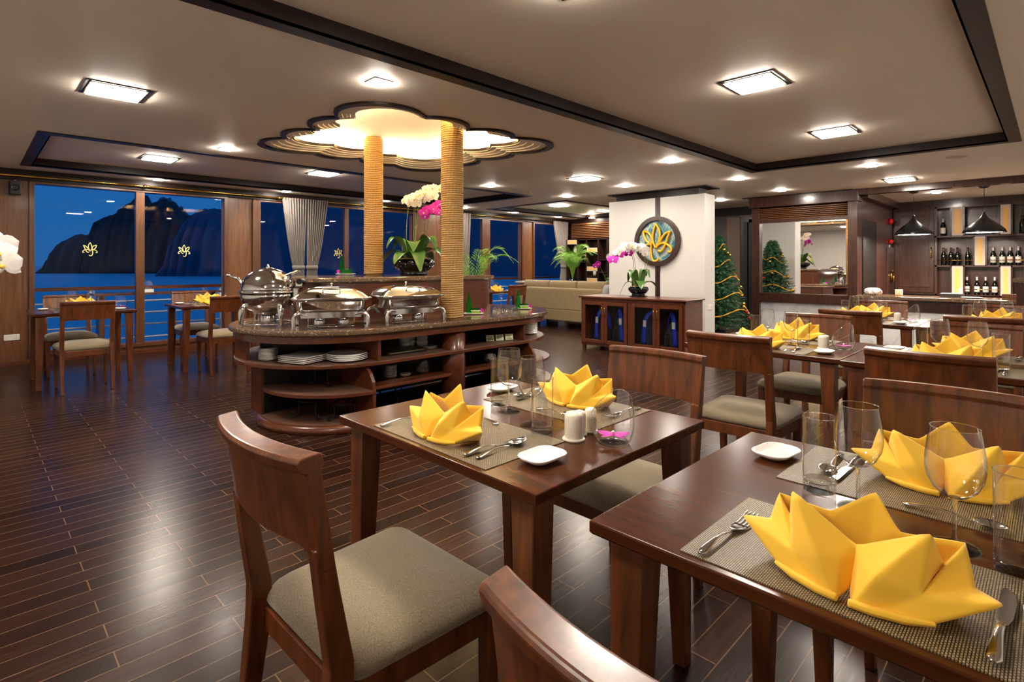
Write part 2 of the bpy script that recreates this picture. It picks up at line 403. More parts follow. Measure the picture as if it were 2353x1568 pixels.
# outside: deck, rail, sea, islands
struct('ground_deck', G().bx(XS, 14, 9.12, 10.0, -.2, 0), 'dark')
rl = thing('balcony_rail', 'white and wooden balcony rail outside the windows', 'railing', (0, 9.95, 0))
G().bx(XS, 14, -.05, .05, .86, .91).build('handrail', 'red', rl)
for z in (.68, .50, .32, .12): G().tube([(XS, 0, z), (14, 0, z)], .014, 8).build('rail_bar', 'rail', rl)
for x in (-.5, 1.25, 3.0, 4.8, 6.6, 8.4, 10.2, 12.0): G().tube([(x, 0, 0), (x, 0, .86)], .02, 8).build('rail_post', 'rail', rl)
bt_ = thing('balcony_table', 'wooden ledge table out on the balcony behind the window mullion', 'table', (2.05, 9.45, 0))
G().bx(-.85, .75, -.2, .22, .80, .83).build('top', 'winframe', bt_)
for q in (-.75, .65): G().bx(q-.03, q+.03, -.15, .15, 0, .80).build('leg', 'winframe', bt_)
tag(G().bx(-.06, .06, -.05, .05, 0, .045).build('white_box', 'off', None, (1.86, 9.40, .83)), 'small white box on the balcony table', 'box')
tag(G().lathe([(.03, 0), (.06, .03), (.068, .065), (.055, .10), (.04, .12)], 20, caps=False).build('glass_globe', 'thin', None, (1.86, 9.40, .876)), 'clear glass globe standing on the small white box outside', 'candle holder')
tag(G().add([(-400, 10, -3.5), (1500, 10, -3.5), (1500, 2500, -3.5), (-400, 2500, -3.5)], [(0, 1, 2, 3)]).build('sea', 'sea'), 'dark blue sea water beyond the balcony rail', 'sea', kind='stuff')
def island(name, label, pts, dist, depth, m='rock'):
    # pts: bearing tangent and crest height (m) at the given distance from the boat
    g = G(); s2 = math.sqrt(.5); q = cr([(a, b, 0) for a, b in pts], 8)
    R = []
    for i, p in enumerate(q):
        t_ = p[0]; hgt = max(.5, p[1])+3.5
        hgt *= 1+.03*math.sin(i*1.7)+.03*math.sin(i*4.1)
        ring = []
        for v, hz in ((-1, 0), (-.8, .55), (-.55, .85), (-.2, .97), (0, 1), (.4, .8), (1, 0)):
            d = dist+v*depth+2*math.sin(i*.9+v*3); l = t_*dist
            ring.append(((d+l)*s2, (d-l)*s2, -3.6+hz*hgt))
        R.append(ring)
    g.rings(R, True, False, False, closed=False)
    return tag(g.build(name, m), label, 'island')
D1 = 320.
def isl(px, y, D): return ((px-1176.5)/1248, (609-y)/1248*D)
island('limestone_island', 'dark karst island with steep left cliff seen through the first windows',
       [isl(*q, D1) for q in ((158, 606), (170, 575), (180, 542), (215, 534), (246, 531), (254, 500), (268, 492), (296, 478), (312, 462), (338, 452), (360, 466), (384, 456), (402, 466), (430, 488), (452, 505), (470, 515), (520, 560), (570, 600))], D1, 22)
D2_ = 500.
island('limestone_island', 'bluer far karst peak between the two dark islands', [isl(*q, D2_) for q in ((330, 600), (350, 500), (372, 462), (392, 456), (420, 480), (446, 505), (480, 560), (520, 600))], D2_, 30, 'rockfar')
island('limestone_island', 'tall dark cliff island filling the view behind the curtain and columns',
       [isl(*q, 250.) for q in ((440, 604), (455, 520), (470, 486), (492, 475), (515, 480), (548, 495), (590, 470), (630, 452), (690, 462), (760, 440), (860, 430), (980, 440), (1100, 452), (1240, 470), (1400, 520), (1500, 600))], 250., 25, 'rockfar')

# end wall on the left part, with corridor door
wallbox('wall_end', 11.1, 11.2, 2.3, YN, 0, H, 'dark')
g = G(); g.bx(11.05, 11.1, 3.85, 9.0, 2.24, H); struct('trim_%d' % k, g, 'trim'); k += 1
G_ = G().bx(11.085, 11.1, 4.53, 4.80, 0, 2.2); struct('wall_paper_panel', G_, 'wallpaper')
dr = struct('door_1', G().bx(11.06, 11.09, 3.72, 4.28, 0, 2.08), 'cream')
g = G()
for a in (3.66, 4.28): g.bx(11.04, 11.1, a, a+.06, 0, 2.14)
g.bx(11.04, 11.1, 3.66, 4.34, 2.08, 2.14); g.build('door_frame', 'black', dr)
g = G(); g.bx(11.02, 11.04, 4.36, 4.44, .1, 2.1); g.build('door_edge', 'black', dr)
G().lathe([(.0, 0), (.02, .0), (.022, .03), (0, .04)], 12, (11.03, 4.22, 1.0)).build('door_knob', 'brass', dr)
# white feature wall
g = G(); g.bx(7.65, 7.98, 3.64, 5.33, 0, 2.285)
ww = struct('wall_feature', g, 'white', bevel=.004)
g = G(); g.bx(7.70, 7.95, 3.76, 5.22, 2.285, 2.39); g.bx(7.6, 8.06, 3.6, 5.32, 2.385, 2.4)
struct('trim_%d' % k, g, 'trim'); k += 1
g = G(); g.bx(7.635, 7.65, 4.37, 4.45, .0, 1.22); g.bx(7.635, 7.65, 4.37, 4.45, 1.98, 2.285); struct('trim_%d' % k, g, 'dark'); k += 1
# mirror wall unit
g = G()
g.bx(9.7, 9.9, 3.63, 3.76, 0, 2.3); g.bx(9.7, 9.9, 2.16, 2.29, 0, 2.3)
g.bx(9.7, 9.9, 2.29, 3.63, .60, .75); g.bx(9.7, 9.9, 2.29, 3.63, 1.95, 2.0); g.bx(9.66, 9.94, 2.14, 3.80, 2.22, 2.4)
g.bx(9.8, 9.9, 2.29, 3.63, 0, 2.3)
mu = struct('wall_mirror_unit', g, 'bar', bevel=.004)
g = G(); g.bx(9.60, 9.7, 2.2, 3.9, 2.392, 2.4); struct('trim_%d' % k, g, 'trim'); k += 1
G().bx(9.775, 9.8, 2.29, 3.63, .02, .60).build('marble_panel', 'marble', mu)
mr = tag(G().bx(9.77, 9.78, 2.29, 3.63, .75, 1.95).build('wall_mirror', 'mirror'), 'large wall mirror reflecting the tree and orchids', 'mirror')
lv = thing('air_louvre', 'wooden slatted air louvre above the large mirror', 'louvre', (9.76, 2.96, 2.0))
for i in range(7):
    g = G().box((0, 0, .022+i*.030), (.05, 1.34, .007)); g.xf(lambda x, y, z: (x, y, z+x*.5)); g.build('slat', 'panel', lv)
# bar recess
wallbox('wall_bar_side', 9.9, 12.5, 2.16, 2.26, 0, H, 'bar'); wallbox('wall_bar_end', 12.5, 12.6, YS, 2.26, 0, H, 'bar')
g = G(); g.bx(9.68, 9.82, YS, 2.2, 2.31, H); g.bx(9.9, 12.5, 2.06, 2.16, 2.28, H); g.bx(12.36, 12.5, YS, 2.16, 2.27, H)
struct('trim_%d' % k, g, 'bar'); k += 1
d2 = struct('door_2', G().bx(11.75, 12.25, 2.13, 2.16, .3, 1.55), 'bar', bevel=.004)
for x in (11.82, 12.03): G().bx(x, x+.15, 2.122, 2.13, .42, 1.45).build('door_panel', 'dark', d2, bevel=.003)
g = G(); g.tube([(12.0+.10*math.cos(a*PI/8), 2.11, 1.02+.10*math.sin(a*PI/8)) for a in range(16)], .012, 8, True); g.build('ring_handle', 'brass', d2)
wallbox('wall_opening_shade', 10.0, 10.9, 2.145, 2.16, 0, 1.95, 'black')  # black sheet on the side wall, painting the shade of an opening

# ================================================================== PROTOTYPES
def make_chair():
    t = thing('dining_chair', '', 'chair')
    X0 = lambda z: -.21-(z-.47)*.15
    for s in (-1, 1):
        g = G(); y = s*.193
        g.bar([(-.262, y, 0), (-.235, y, .2), (-.214, y, .38), (-.212, y, .46), (X0(.60)-.006, y, .60), (X0(.70)-.006, y, .70)], [.028, .032, .036, .036, .034, .034], [.032, .042, .052, .05, .042, .036])
        g.build('rear_leg', 'chair', t, bevel=.004)
    def back(u, v):
        y = -.212+.424*u; e = abs(y)/.212
        zb = .70-.045*max(0, (e-.72)/.28)**2
        ring = [(0, zb), (-.03, zb), (-.03, .845), (-.042, .852), (-.044, .872), (-.038, .878), (.002, .882), (.006, .876), (.006, .86), (0, .852)]
        x, z = ring[v]; return (X0(z)+x+.012-.034*(1-e*e), y, z)
    g = G(); g.rings([[back(i/18, v) for v in range(10)] for i in range(19)], False); g.build('backrest', 'chair', t, bevel=.003)
    P = rrect(.42, .44, .045, 4)
    def tp(x, y): return (x+.01, y*(1+.12*(x/.21)*.5))
    g = G(); R = []
    for z, k_ in ((.402, .010), (.408, .001), (.418, -.003), (.430, 0), (.444, .010), (.456, .026), (.465, .050), (.473, .085), (.478, .125), (.480, .17)):
        R.append([(*tp(*p), z) for p in off(P, k_)])
    g.rings(R, True, True, True); g.build('seat_cushion', 'seat', t)
    g = G()
    g.bx(.165, .19, -.20, .20, .345, .402); g.bx(-.205, -.18, -.185, .185, .345, .402)
    for s in (-1, 1): g.add([(-.2, s*.185-.011, .345), (.18, s*.208-.011, .345), (.18, s*.208+.011, .345), (-.2, s*.185+.011, .345), (-.2, s*.185-.011, .402), (.18, s*.208-.011, .402), (.18, s*.208+.011, .402), (-.2, s*.185+.011, .402)], [(0, 3, 2, 1), (4, 5, 6, 7), (0, 1, 5, 4), (2, 3, 7, 6), (1, 2, 6, 5), (0, 4, 7, 3)])
    g.build('seat_frame', 'chair', t, bevel=.003)
    for s in (-1, 1):
        g = G(); g.bar([(.178, s*.198, 0), (.182, s*.204, .36), (.182, s*.204, .402)], [.026, .042, .042], [.026, .042, .042]); g.build('front_leg', 'chair', t, bevel=.004)
    return t
def make_table():
    t = thing('dining_table', '', 'table'); a, b = .385, .425
    g = G(); R = []
    for z, k_ in ((.717, .022), (.724, .004), (.728, 0), (.748, 0), (.75, .002)): R.append([(x, y, z) for x, y in rect(-a+k_, a-k_, -b+k_, b-k_)])
    g.rings(R, False); g.build('table_top', 'wood', t, bevel=.0015)
    for sx_ in (-1, 1):
        for sy_ in (-1, 1):
            g = G(); ox, oy = sx_*(a-.025), sy_*(b-.03)
            R = []
            for z, w_ in ((0, .042), (.717, .07)):
                x0, x1 = sorted((ox, ox-sx_*w_)); y0, y1 = sorted((oy, oy-sy_*w_)); R.append([(x, y, z) for x, y in rect(x0, x1, y0, y1)])
            g.rings(R, False); g.build('leg', 'chair', t, bevel=.003)
    return t
def make_napkin(seed=0):
    rd = random.Random(seed); j = lambda: rd.uniform(-.005, .005)
    V = {}
    for e, a in (('l', -1), ('r', 1)):
        V['B'+e] = (a*.010, .066, .0); V['M'+e] = (a*(.042+j()), .058, .050); V['c'+e] = (a*.014, .036, .048); V['P'+e] = (a*(.086+j()), .010, .114+j())
        V['O'+e] = (a*(.080+j()), .040, .036); V['Q'+e] = (a*.034, .062, .0); V['W'+e] = (a*(.172+j()), .014+j(), .050+j()); V['m'+e] = (a*.092, .050, .006)
        V['a'+e] = (a*.100, -.010, .066); V['S'+e] = (a*(.124+j()), -.030, .094+j()); V['s'+e] = (a*.134, -.012, .050)
        V['v'+e] = (a*.046, -.026, .086); V['D'+e] = (a*.05, -.05, 0); V['T'+e] = (a*.105, -.035, .0)
    V['G'] = (0, .034, .010); V['V'] = (0, .006, .060); V['K'] = (.008+j(), -.042, .136+j()); V['Z'] = (0, -.064, 0); V['k'] = (.004, -.030, .04)
    F = []
    for e in 'lr':
        f = [('V', 'P'+e, 'c'+e), ('V', 'c'+e, 'G'), ('c'+e, 'B'+e, 'G'), ('P'+e, 'M'+e, 'c'+e), ('c'+e, 'M'+e, 'B'+e), ('P'+e, 'O'+e, 'M'+e), ('M'+e, 'O'+e, 'Q'+e), ('M'+e, 'Q'+e, 'B'+e),
             ('O'+e, 'W'+e, 'm'+e), ('O'+e, 'm'+e, 'Q'+e), ('P'+e, 'a'+e, 'O'+e), ('a'+e, 'S'+e, 'O'+e), ('O'+e, 'S'+e, 's'+e), ('O'+e, 's'+e, 'W'+e),
             ('K', 'k', 'v'+e), ('v'+e, 'k', 'D'+e), ('v'+e, 'D'+e, 'S'+e), ('S'+e, 'D'+e, 'T'+e), ('S'+e, 'T'+e, 's'+e), ('s'+e, 'T'+e, 'W'+e), ('k', 'Z', 'D'+e), ('W'+e, 'T'+e, 'm'+e)]
        F += f if e == 'r' else [tuple(reversed(q)) for q in f]
    ks = list(V); g = G()
    g.add([(-V[q][1], -V[q][0], V[q][2]) for q in ks], [tuple(ks.index(q) for q in f) for f in F], True)
    for a in (-1, 1):
        g.tube([(-.068, -a*.008, .005), (-.065, -a*.035, .005), (-.056, -a*.07, .006), (-.046, -a*.10, .010)], [.005, .0055, .005, .002], 8)
    o = g.build('folded_napkin', 'napkin'); me = o.data
    at = me.attributes.new('crease_edge', 'FLOAT', 'EDGE')
    for i in range(len(me.edges)): at.data[i].value = .74
    m = o.modifiers.new('sub', 'SUBSURF'); m.levels = m.render_levels = 3
    m = o.modifiers.new('sol', 'SOLIDIFY'); m.thickness = .0022; m.offset = 0
    tag(o, '', 'napkin'); return o
def make_mat():
    return tag(G().bx(-.145, .145, -.25, .25, 0, .002).build('placemat', 'weave'), '', 'placemat')
def handle(g, L, z0=.004, wmax=.0105, neck=.0032):
    n_ = 14; R = []
    for i in range(n_+1):
        u = i/n_; x = u*L; w_ = neck+(wmax-neck)*max(0, 1-u*1.9)**1.0
        if u < .08: w_ *= math.sqrt(max(.1, 1-(1-u/.08)**2))
        z = z0+.010*math.sin(PI*u)**1.2*(.5+.5*u); th = .0016+.0008*(1-u)
        R.append([(x, w_*math.cos(2*PI*k_/8), z+th*math.sin(2*PI*k_/8)) for k_ in range(8)])
    return g.rings(R)
def make_spoon(name, sc=1.0):
    t = thing(name, '', 'spoon'); g = G(); handle(g, .125*sc); g.build('handle', 'silver', t)
    def f(u, v):
        a = 2*PI*v; r = u; return ((.152+.030*r*math.cos(a))*sc, .0195*sc*r*math.sin(a)*(1-.15*math.cos(a)), .0015+.0095*r*r)
    g = G().grid(f, 6, 20); o = g.build('bowl', 'silver', t); m = o.modifiers.new('s', 'SOLIDIFY'); m.thickness = .0012
    return t
def make_fork():
    t = thing('fork', '', 'fork'); g = G(); handle(g, .115); g.build('handle', 'silver', t)
    g = G(); zf = lambda x: .004+.010*((x-.15)/.05)**2
    g.grid(lambda u, v: ((.112+.036*u), (v-.5)*2*(.004+.0085*min(1, u*1.6)), zf(.112+.036*u)), 8, 6)
    for i in range(4):
        y = -.0105+.007*i
        g.grid(lambda u, v: (.147+.048*u, y*(1-.05*u)+(v-.5)*.0036*(1-.4*u), zf(.147+.048*u)), 8, 1)
    o = g.build('tines', 'silver', t); m = o.modifiers.new('s', 'SOLIDIFY'); m.thickness = .0018
    return t
def make_knife():
    t = thing('table_knife', '', 'knife'); g = G(); handle(g, .105, .006, .0095, .0055); g.build('handle', 'silver', t)
    P = [(.10, -.006), (.12, -.010), (.17, -.011), (.20, -.008), (.212, .004), (.205, .0065), (.10, .0065)]
    g = G().prism(P, .0045, .0062); g.build('blade', 'silver', t); return t
def make_wine():
    t = thing('wine_glass', '', 'glass')
    g = G().lathe([(0, .0), (.034, 0), (.0362, .0015), (.034, .003), (.012, .006), (.0055, .012), (.0036, .022), (.0034, .06), (.0042, .078), (.008, .0855), (0, .088)], 32); g.build('foot_and_stem', 'glass', t)
    g = G().lathe([(.006, .084), (.018, .088), (.031, .100), (.0395, .118), (.0425, .136), (.0415, .158), (.038, .182), (.0345, .204)], 32, caps=False); g.build('bowl', 'thin', t)
    g = G().tube([(.0345*math.cos(a*PI/16), .0345*math.sin(a*PI/16), .204) for a in range(32)], .0007, 6, True); g.build('rim', 'glass', t)
    return t
def make_tumbler():
    t = thing('water_tumbler', '', 'glass')
    G().lathe([(0, 0), (.029, 0), (.031, .003), (.0315, .024), (.027, .020), (0, .016)], 32).build('thick_base', 'glass', t)
    G().lathe([(.0313, .020), (.0318, .08), (.0325, .158)], 32, caps=False).build('wall', 'thin', t)
    G().tube([(.0325*math.cos(a*PI/16), .0325*math.sin(a*PI/16), .158) for a in range(32)], .0009, 6, True).build('rim', 'glass', t)
    return t
def make_plate():
    P = rrect(.122, .092, .034, 6); g = G()
    g.rings([[(x, y, z) for x, y in off(P, k_)] for z, k_ in ((0, .022), (.003, .018), (.009, .006), (.016, 0), (.0175, .0015), (.0165, .004), (.010, .010), (.007, .022))])
    return tag(g.build('side_plate', 'china'), '', 'plate')
def make_shaker(name, r, h_):
    t = thing(name, '', 'shaker'); g = G()
    g.lathe([(0, h_), (r*.45, h_*.99), (r*.8, h_*.95), (r*.97, h_*.86), (r, h_*.75), (r*.97, .006), (r*.96, .004)][::-1], 24)
    g.build('body', 'cream', t); G().lathe([(0, 0), (r*1.18, 0), (r*1.22, .004), (r*1.12, .0065), (0, .0065)], 24).build('foot_ring', 'cream', t)
    return t
def flower_geo(g, s=1.0, side=0, lip=1):
    def petal(ang, L_, W, cup, mi):
        g.cur = mi
        def f(u, v):
            w_ = W*math.sin(PI*min(1, u*.93+.07))**.6*(v-.5)*2
            x, z = u*L_, cup*u*u*L_-abs(v-.5)*.25*W; c, s_ = math.cos(ang), math.sin(ang)
            return (s*(x*c-w_*s_), s*(x*s_+w_*c), s*z)
        g.grid(f, 5, 4)
    for a in (90, 215, 325): petal(math.radians(a), .040, .014, -.15, side)
    for a in (18, 162): petal(math.radians(a), .046, .024, .1, side)
    g.cur = lip; g.lathe([(0, -.002*s), (.004*s, .003*s), (.0055*s, .009*s), (.002*s, .012*s), (0, .013*s)], 8, (0, -.006*s, 0), sx=1, sy=1.3); g.cur = 0
    return g
def make_vase():
    t = thing('glass_vase', '', 'vase')
    def f(u, v):
        a = 2*PI*v; top = .098-.055*math.cos(a); z = u*top
        r = .058*math.sqrt(max(0, 1-((z-.045)/.062)**2)) if z < .045 else .058*math.cos(min(1.3, (z-.045)/.125*1.2))**.6
        return (r*math.cos(a)+.1*z*0, r*math.sin(a), z)
    g = G().grid(f, 14, 36); g.build('glass_shell', 'thin', t)
    P = [f(1, i/36) for i in range(36)]; G().tube(P, .0012, 6, True).build('slanted_rim', 'glass', t)
    G().lathe([(0, 0), (.034, 0), (.040, .006), (.034, .010), (0, .008)], 24).build('thick_base', 'glass', t)
    return t
chairP = Proto(make_chair()); tableP = Proto(make_table()); napP = [Proto(make_napkin(i)) for i in range(3)]; matP = Proto(make_mat())
spoonP = Proto(make_spoon('soup_spoon')); dspoonP = Proto(make_spoon('dessert_spoon', .88)); forkP = Proto(make_fork()); knifeP = Proto(make_knife())
wineP = Proto(make_wine()); tumP = Proto(make_tumbler()); plateP = Proto(make_plate())
jarP = Proto(make_shaker('toothpick_jar', .026, .078)); shakP = Proto(make_shaker('salt_shaker', .0175, .070)); vaseP = Proto(make_vase())
og = flower_geo(G(), .95, 0, 1); og.xf(lambda x, y, z: (x, y*.8, z*.8+.022))
inflP = Proto(tag(og.build('orchid_flower', ['mpetal', 'wpetal']), '', 'flower'))

# ================================================================== TABLES AND SETTINGS
rj = random.Random(3)
def setting(T, wx, wy, ori, side, desc, k_, glassjit=0):
    # local frame of the table: near side is -x; side=-1 near, +1 far
    def W(x, y, z=0):
        if side > 0: x, y = -x, -y
        a, b = rot2(x, y, ori); return (wx+a, wy+b, .75+z)
    rz = ori+(PI if side > 0 else 0); j = lambda s=.006: rj.uniform(-s, s)
    S_ = 'near' if side < 0 else 'far'
    matP.put(W(-.222, .0), rz, 'woven beige placemat on the %s side of %s' % (S_, desc), 'woven placemats')
    napP[k_ % 3].put(W(-.265+j(.01), .02+j(.01), .003), ori+j(.1), 'yellow folded napkin on the %s side of %s' % (S_, desc), 'yellow folded napkins')
    forkP.put(W(-.362, .215+j(.003), .002), rz+j(.06)-.05, 'silver fork left of the %s napkin on %s' % (S_, desc), 'forks')
    knifeP.put(W(-.35, -.145+j(), .002), rz+j(.05), 'silver knife right of the %s napkin on %s' % (S_, desc), 'knives')
    spoonP.put(W(-.34, -.19+j(), .002), rz+j(.06)+.06, 'silver soup spoon right of the %s napkin on %s' % (S_, desc), 'soup spoons')
    dspoonP.put(W(-.105+j(.004), -.02, .002), rz+PI/2+j(.1), 'silver dessert spoon laid crosswise above the %s napkin on %s' % (S_, desc), 'dessert spoons')
    plateP.put(W(-.225+j(), -.305+j()), rz+j(.15), 'small white side plate right of the %s placemat on %s' % (S_, desc), 'side plates')
    wineP.put(W(-.03+j(), -.078+j(.005)), 0, 'stemmed wine glass at the %s setting of %s' % (S_, desc), 'wine glasses')
    tumP.put(W(-.065+j(), -.158+j(.004)), 0, 'clear water tumbler at the %s setting of %s' % (S_, desc), 'water tumblers')
def table(x0, y0, desc, tlabel, vase=True, ori=0, k_=0, nearch=None, farch=None, vend=-1):
    wx, wy = x0+.385, y0+.425
    if ori: wx, wy = x0+.425, y0+.385
    tableP.put((wx, wy, 0), ori, tlabel, 'square dining tables')
    setting(0, wx, wy, ori, -1, desc, k_); setting(0, wx, wy, ori, 1, desc, k_+1)
    def W(x, y, z=0):
        a, b = rot2(x, y, ori); return (wx+a, wy+b, z)
    if vase:
        y = vend*.30
        jarP.put(W(-.045, y+.045, .75), 0, 'large white ceramic jar beside the vase on %s' % desc, 'ceramic jars')
        shakP.put(W(-.0, y+.06, .75), 0, 'small white shaker nearest the jar on %s' % desc, 'shakers')
        shakP.put(W(.045, y+.055, .75), 0, 'small white shaker farthest from the jar on %s' % desc, 'shakers')
        vaseP.put(W(.012, y-.045, .75), 1.0, 'slanted glass vase on %s' % desc, 'slanted glass vases')
        inflP.put(W(.012, y-.045, .752), rj.uniform(0, 6), 'magenta orchid bloom floating in the vase on %s' % desc, 'orchid blooms in vases')
    if nearch:
        chairP.put(W(*nearch[0]), ori+nearch[1], nearch[2], 'wooden dining chairs')
    if farch:
        chairP.put(W(*farch[0]), ori+PI+farch[1], farch[2], 'wooden dining chairs')
table(.835, .765, 'the nearest whole table', 'dark wooden table with vase, nearest table fully in view', k_=0,
      nearch=((-.505, -.01), 0.02, 'dark wooden chair with brown padded seat in the left foreground'), farch=((.495, -.03), 0, 'wooden chair on the far side of the nearest whole table'))
table(.825, -.23, 'the cropped corner table', 'dark wooden table cropped by the lower right corner of the photo', vase=False, k_=1,
      nearch=((-.51, .045), 0.0, 'chair cropped at the bottom edge, only its curved top rail showing'), farch=((.475, .01), 0, 'chair beyond the cropped corner table, broad back facing left'))
table(3.12, .77, 'the left second row table', 'wooden table, left one of the joined pair in the second row', k_=2,
      nearch=((-.50, -.005), 0.03, 'wooden chair with brown seat at the near side of the left second row table'), farch=((.50, .01), -.03, 'wooden chair behind the left second row table, in front of the marble panel'))
table(3.09, -.085, 'the right second row table', 'wooden table, right one of the joined pair in the second row', vase=False, k_=0,
      nearch=((-.485, .025), 0, 'wooden chair at the near side of the right second row table'), farch=((.50, 0), 0, 'chair on the far side of the right second row table'))
table(5.2, .77, 'the left back row table', 'wooden table nearest the bar, left one of the back row', k_=1,
      nearch=((-.50, -.07), 0, 'chair on the near side of the left back row table by the bar'), farch=((.5, .0), .05, 'chair between the left back row table and the bar counter'))
table(5.2, -.085, 'the right back row table', 'wooden table near the bar at the right photo edge, back row', vase=False, k_=2,
      nearch=((-.50, .0), 0, 'chair on the near side of the right back row table by the bar'), farch=((.5, 0), 0, 'chair between the right back row table and the bar counter'))
table(.43, 6.98, 'the leftmost window table', 'dark wooden table by the first window at the left', vase=True, ori=PI/2, k_=0,
      nearch=((-.50, .04), 0, 'wooden chair with its back to the camera at the leftmost window table'), farch=((.50, .05), 0, 'chair on the window side of the leftmost window table'))
table(1.70, 6.98, 'the second window table', 'dark wooden table by the window mullion behind the round chafing dish', vase=False, ori=PI/2, k_=1,
      nearch=((-.50, .03), 0, 'wooden chair partly hidden behind the round chafing dish'), farch=((.50, .05), 0, 'chair on the window side of the second window table'))
table(6.33, 7.0, 'the window table beyond the buffet', 'wooden table by the window beyond the right end of the buffet', vase=False, ori=PI/2, k_=2,
      nearch=((-.50, 0), 0, 'dark chair in front of the sofa, beyond the right end of the buffet'))

# ================================================================== BUFFET COUNTER
bc = thing('buffet_counter', 'island buffet counter with brown marble top, round ends and open shelves', 'counter', (3.07, 4.5, 0))
def race(hx, r, n=24, ox=0, oy=0):
    P = []
    for i in range(n+1): a = -PI/2+PI*i/n; P.append((hx+r*math.cos(a)+ox, r*math.sin(a)+oy))
    for i in range(n+1): a = PI/2+PI*i/n; P.append((-hx+r*math.cos(a)+ox, r*math.sin(a)+oy))
    return P
g = G(); g.rings([[(x, y, z) for x, y in race(.77, r)] for r, z in ((.835, .700), (.848, .708), (.85, .72), (.85, .735), (.846, .743), (.84, .745))], False); g.build('counter_top', 'stone', bc)
g = G(); g.ringplate(race(.77, .815), race(.77, .79), .645, .70); g.build('apron', 'red', bc)
g = G(); g.prism(race(.77, .81), .455, .482); g.build('upper_shelf', 'red', bc, bevel=.003)
g = G(); g.prism(race(.77, .80), .482, .484); g.build('upper_shelf_surface', 'shelf', bc)
def disc(cx, cy, r, n=96):      # only the part outside the divider
    s = 1 if cx > 0 else -1; return [((x if s*x > .89 else s*.89), y) for x, y in ((cx+r*math.cos(2*PI*i/n), cy+r*math.sin(2*PI*i/n)) for i in range(n))]
for s in (-1, 1):
    nm = 'pod'
    g = G(); g.prism(disc(s*.87, -.27, .60), .255, .278); g.build('lower_shelf', 'red', bc, bevel=.003)
    g = G(); g.prism(disc(s*.87, -.27, .59), .278, .2795); g.build('lower_shelf_surface', 'shelf', bc)
    g = G(); g.rings([[(x, y, z) for x, y in disc(s*.87, -.27, r)] for r, z in ((.64, 0), (.645, .03), (.63, .05), (.615, .06))], True); g.build('plinth', 'red', bc)
    g = G(); g.prism(disc(s*.87, -.27, .605), .06, .0615); g.build('plinth_surface', 'shelf', bc)
    # divider with flared front edge
    x = s*.90
    prof = [(-.86, .06), (-.86, .27), (-.85, .34), (-.81, .40), (-.74, .455), (-.1, .455), (-.1, .06)]
    R = [[(xx, y, z) for y, z in prof] for xx in (x-.014, x+.014)]
    g = G().rings(R, False); g.build('divider', 'red', bc, bevel=.002)
    g = G(); g.bx(s*.815-.014, s*.815+.014, -.79, -.1, .484, .70); g.build('divider', 'red', bc, bevel=.002)
    g = G(); xs = sorted((s*1.435, s*1.455)); g.bx(xs[0], xs[1], -.12, .1, .06, .455); g.build('side_panel', 'red', bc)
    g = G(); xs = sorted((s*1.52, s*1.545)); g.bx(xs[0], xs[1], -.05, .2, .484, .70); g.build('side_panel', 'red', bc)
g = G(); g.bx(-1.45, 1.45, -.1, -.07, .06, .70); g.build('back_panel', 'black', bc)
g = G(); g.bx(-.9, .9, -.76, -.1, .255, .279); g.build('lower_shelf', 'red', bc, bevel=.003)
g = G(); g.bx(-.9, .9, -.66, .6, 0, .05); g.build('plinth', 'dark', bc)
g = G(); g.lathe([(.105, .0), (.105, .70)], 32, (0, -.69, 0)); g.build('column_casing', 'red', bc)
# raised rear bar
R = rrect(2.02, .98, .16, 6, 0, .33)
g = G(); g.prism(R, .745, 1.075); g.build('raised_panel', 'red', bc)
R = rrect(2.12, 1.06, .18, 6, 0, .33); R2 = rrect(2.10, 1.04, .18, 6, 0, .33)
g = G(); g.rings([[(x, y, 1.075) for x, y in R2], [(x, y, 1.085) for x, y in R], [(x, y, 1.112) for x, y in R], [(x, y, 1.12) for x, y in R2]], False); g.build('raised_top', 'stone', bc)

# rope wrapped columns
def rope_col(x, y, z0, label):
    t = thing('rope_column', label, 'column', (x, y, z0)); top = H+.195-z0
    G().lathe([(.085, 0), (.085, top)], 24).build('post', 'rope', t)
    R0, pitch, rr = .090, .0195, .0105; turns = int(top/pitch); nseg = 64; R = []
    N_ = turns*nseg
    for i in range(N_+1):
        a = 2*PI*i/nseg; z = .012+(top-.03)*i/N_; tw_ = i*.62
        c, s_ = math.cos(a), math.sin(a); ring = []
        for k_ in range(9):
            b = 2*PI*k_/9; q = rr*(1+.20*math.cos(3*(b-tw_)))
            ring.append(((R0+q*math.cos(b))*c, (R0+q*math.cos(b))*s_, z+q*math.sin(b)))
        R.append(ring)
    G().rings(R).build('rope_coil', 'rope', t)
    return t
rope_col(3.07, 3.83, .745, 'front rope wrapped column standing on the buffet counter')
rope_col(3.07, 5.17, 1.12, 'rear rope wrapped column standing on the raised bar of the buffet')

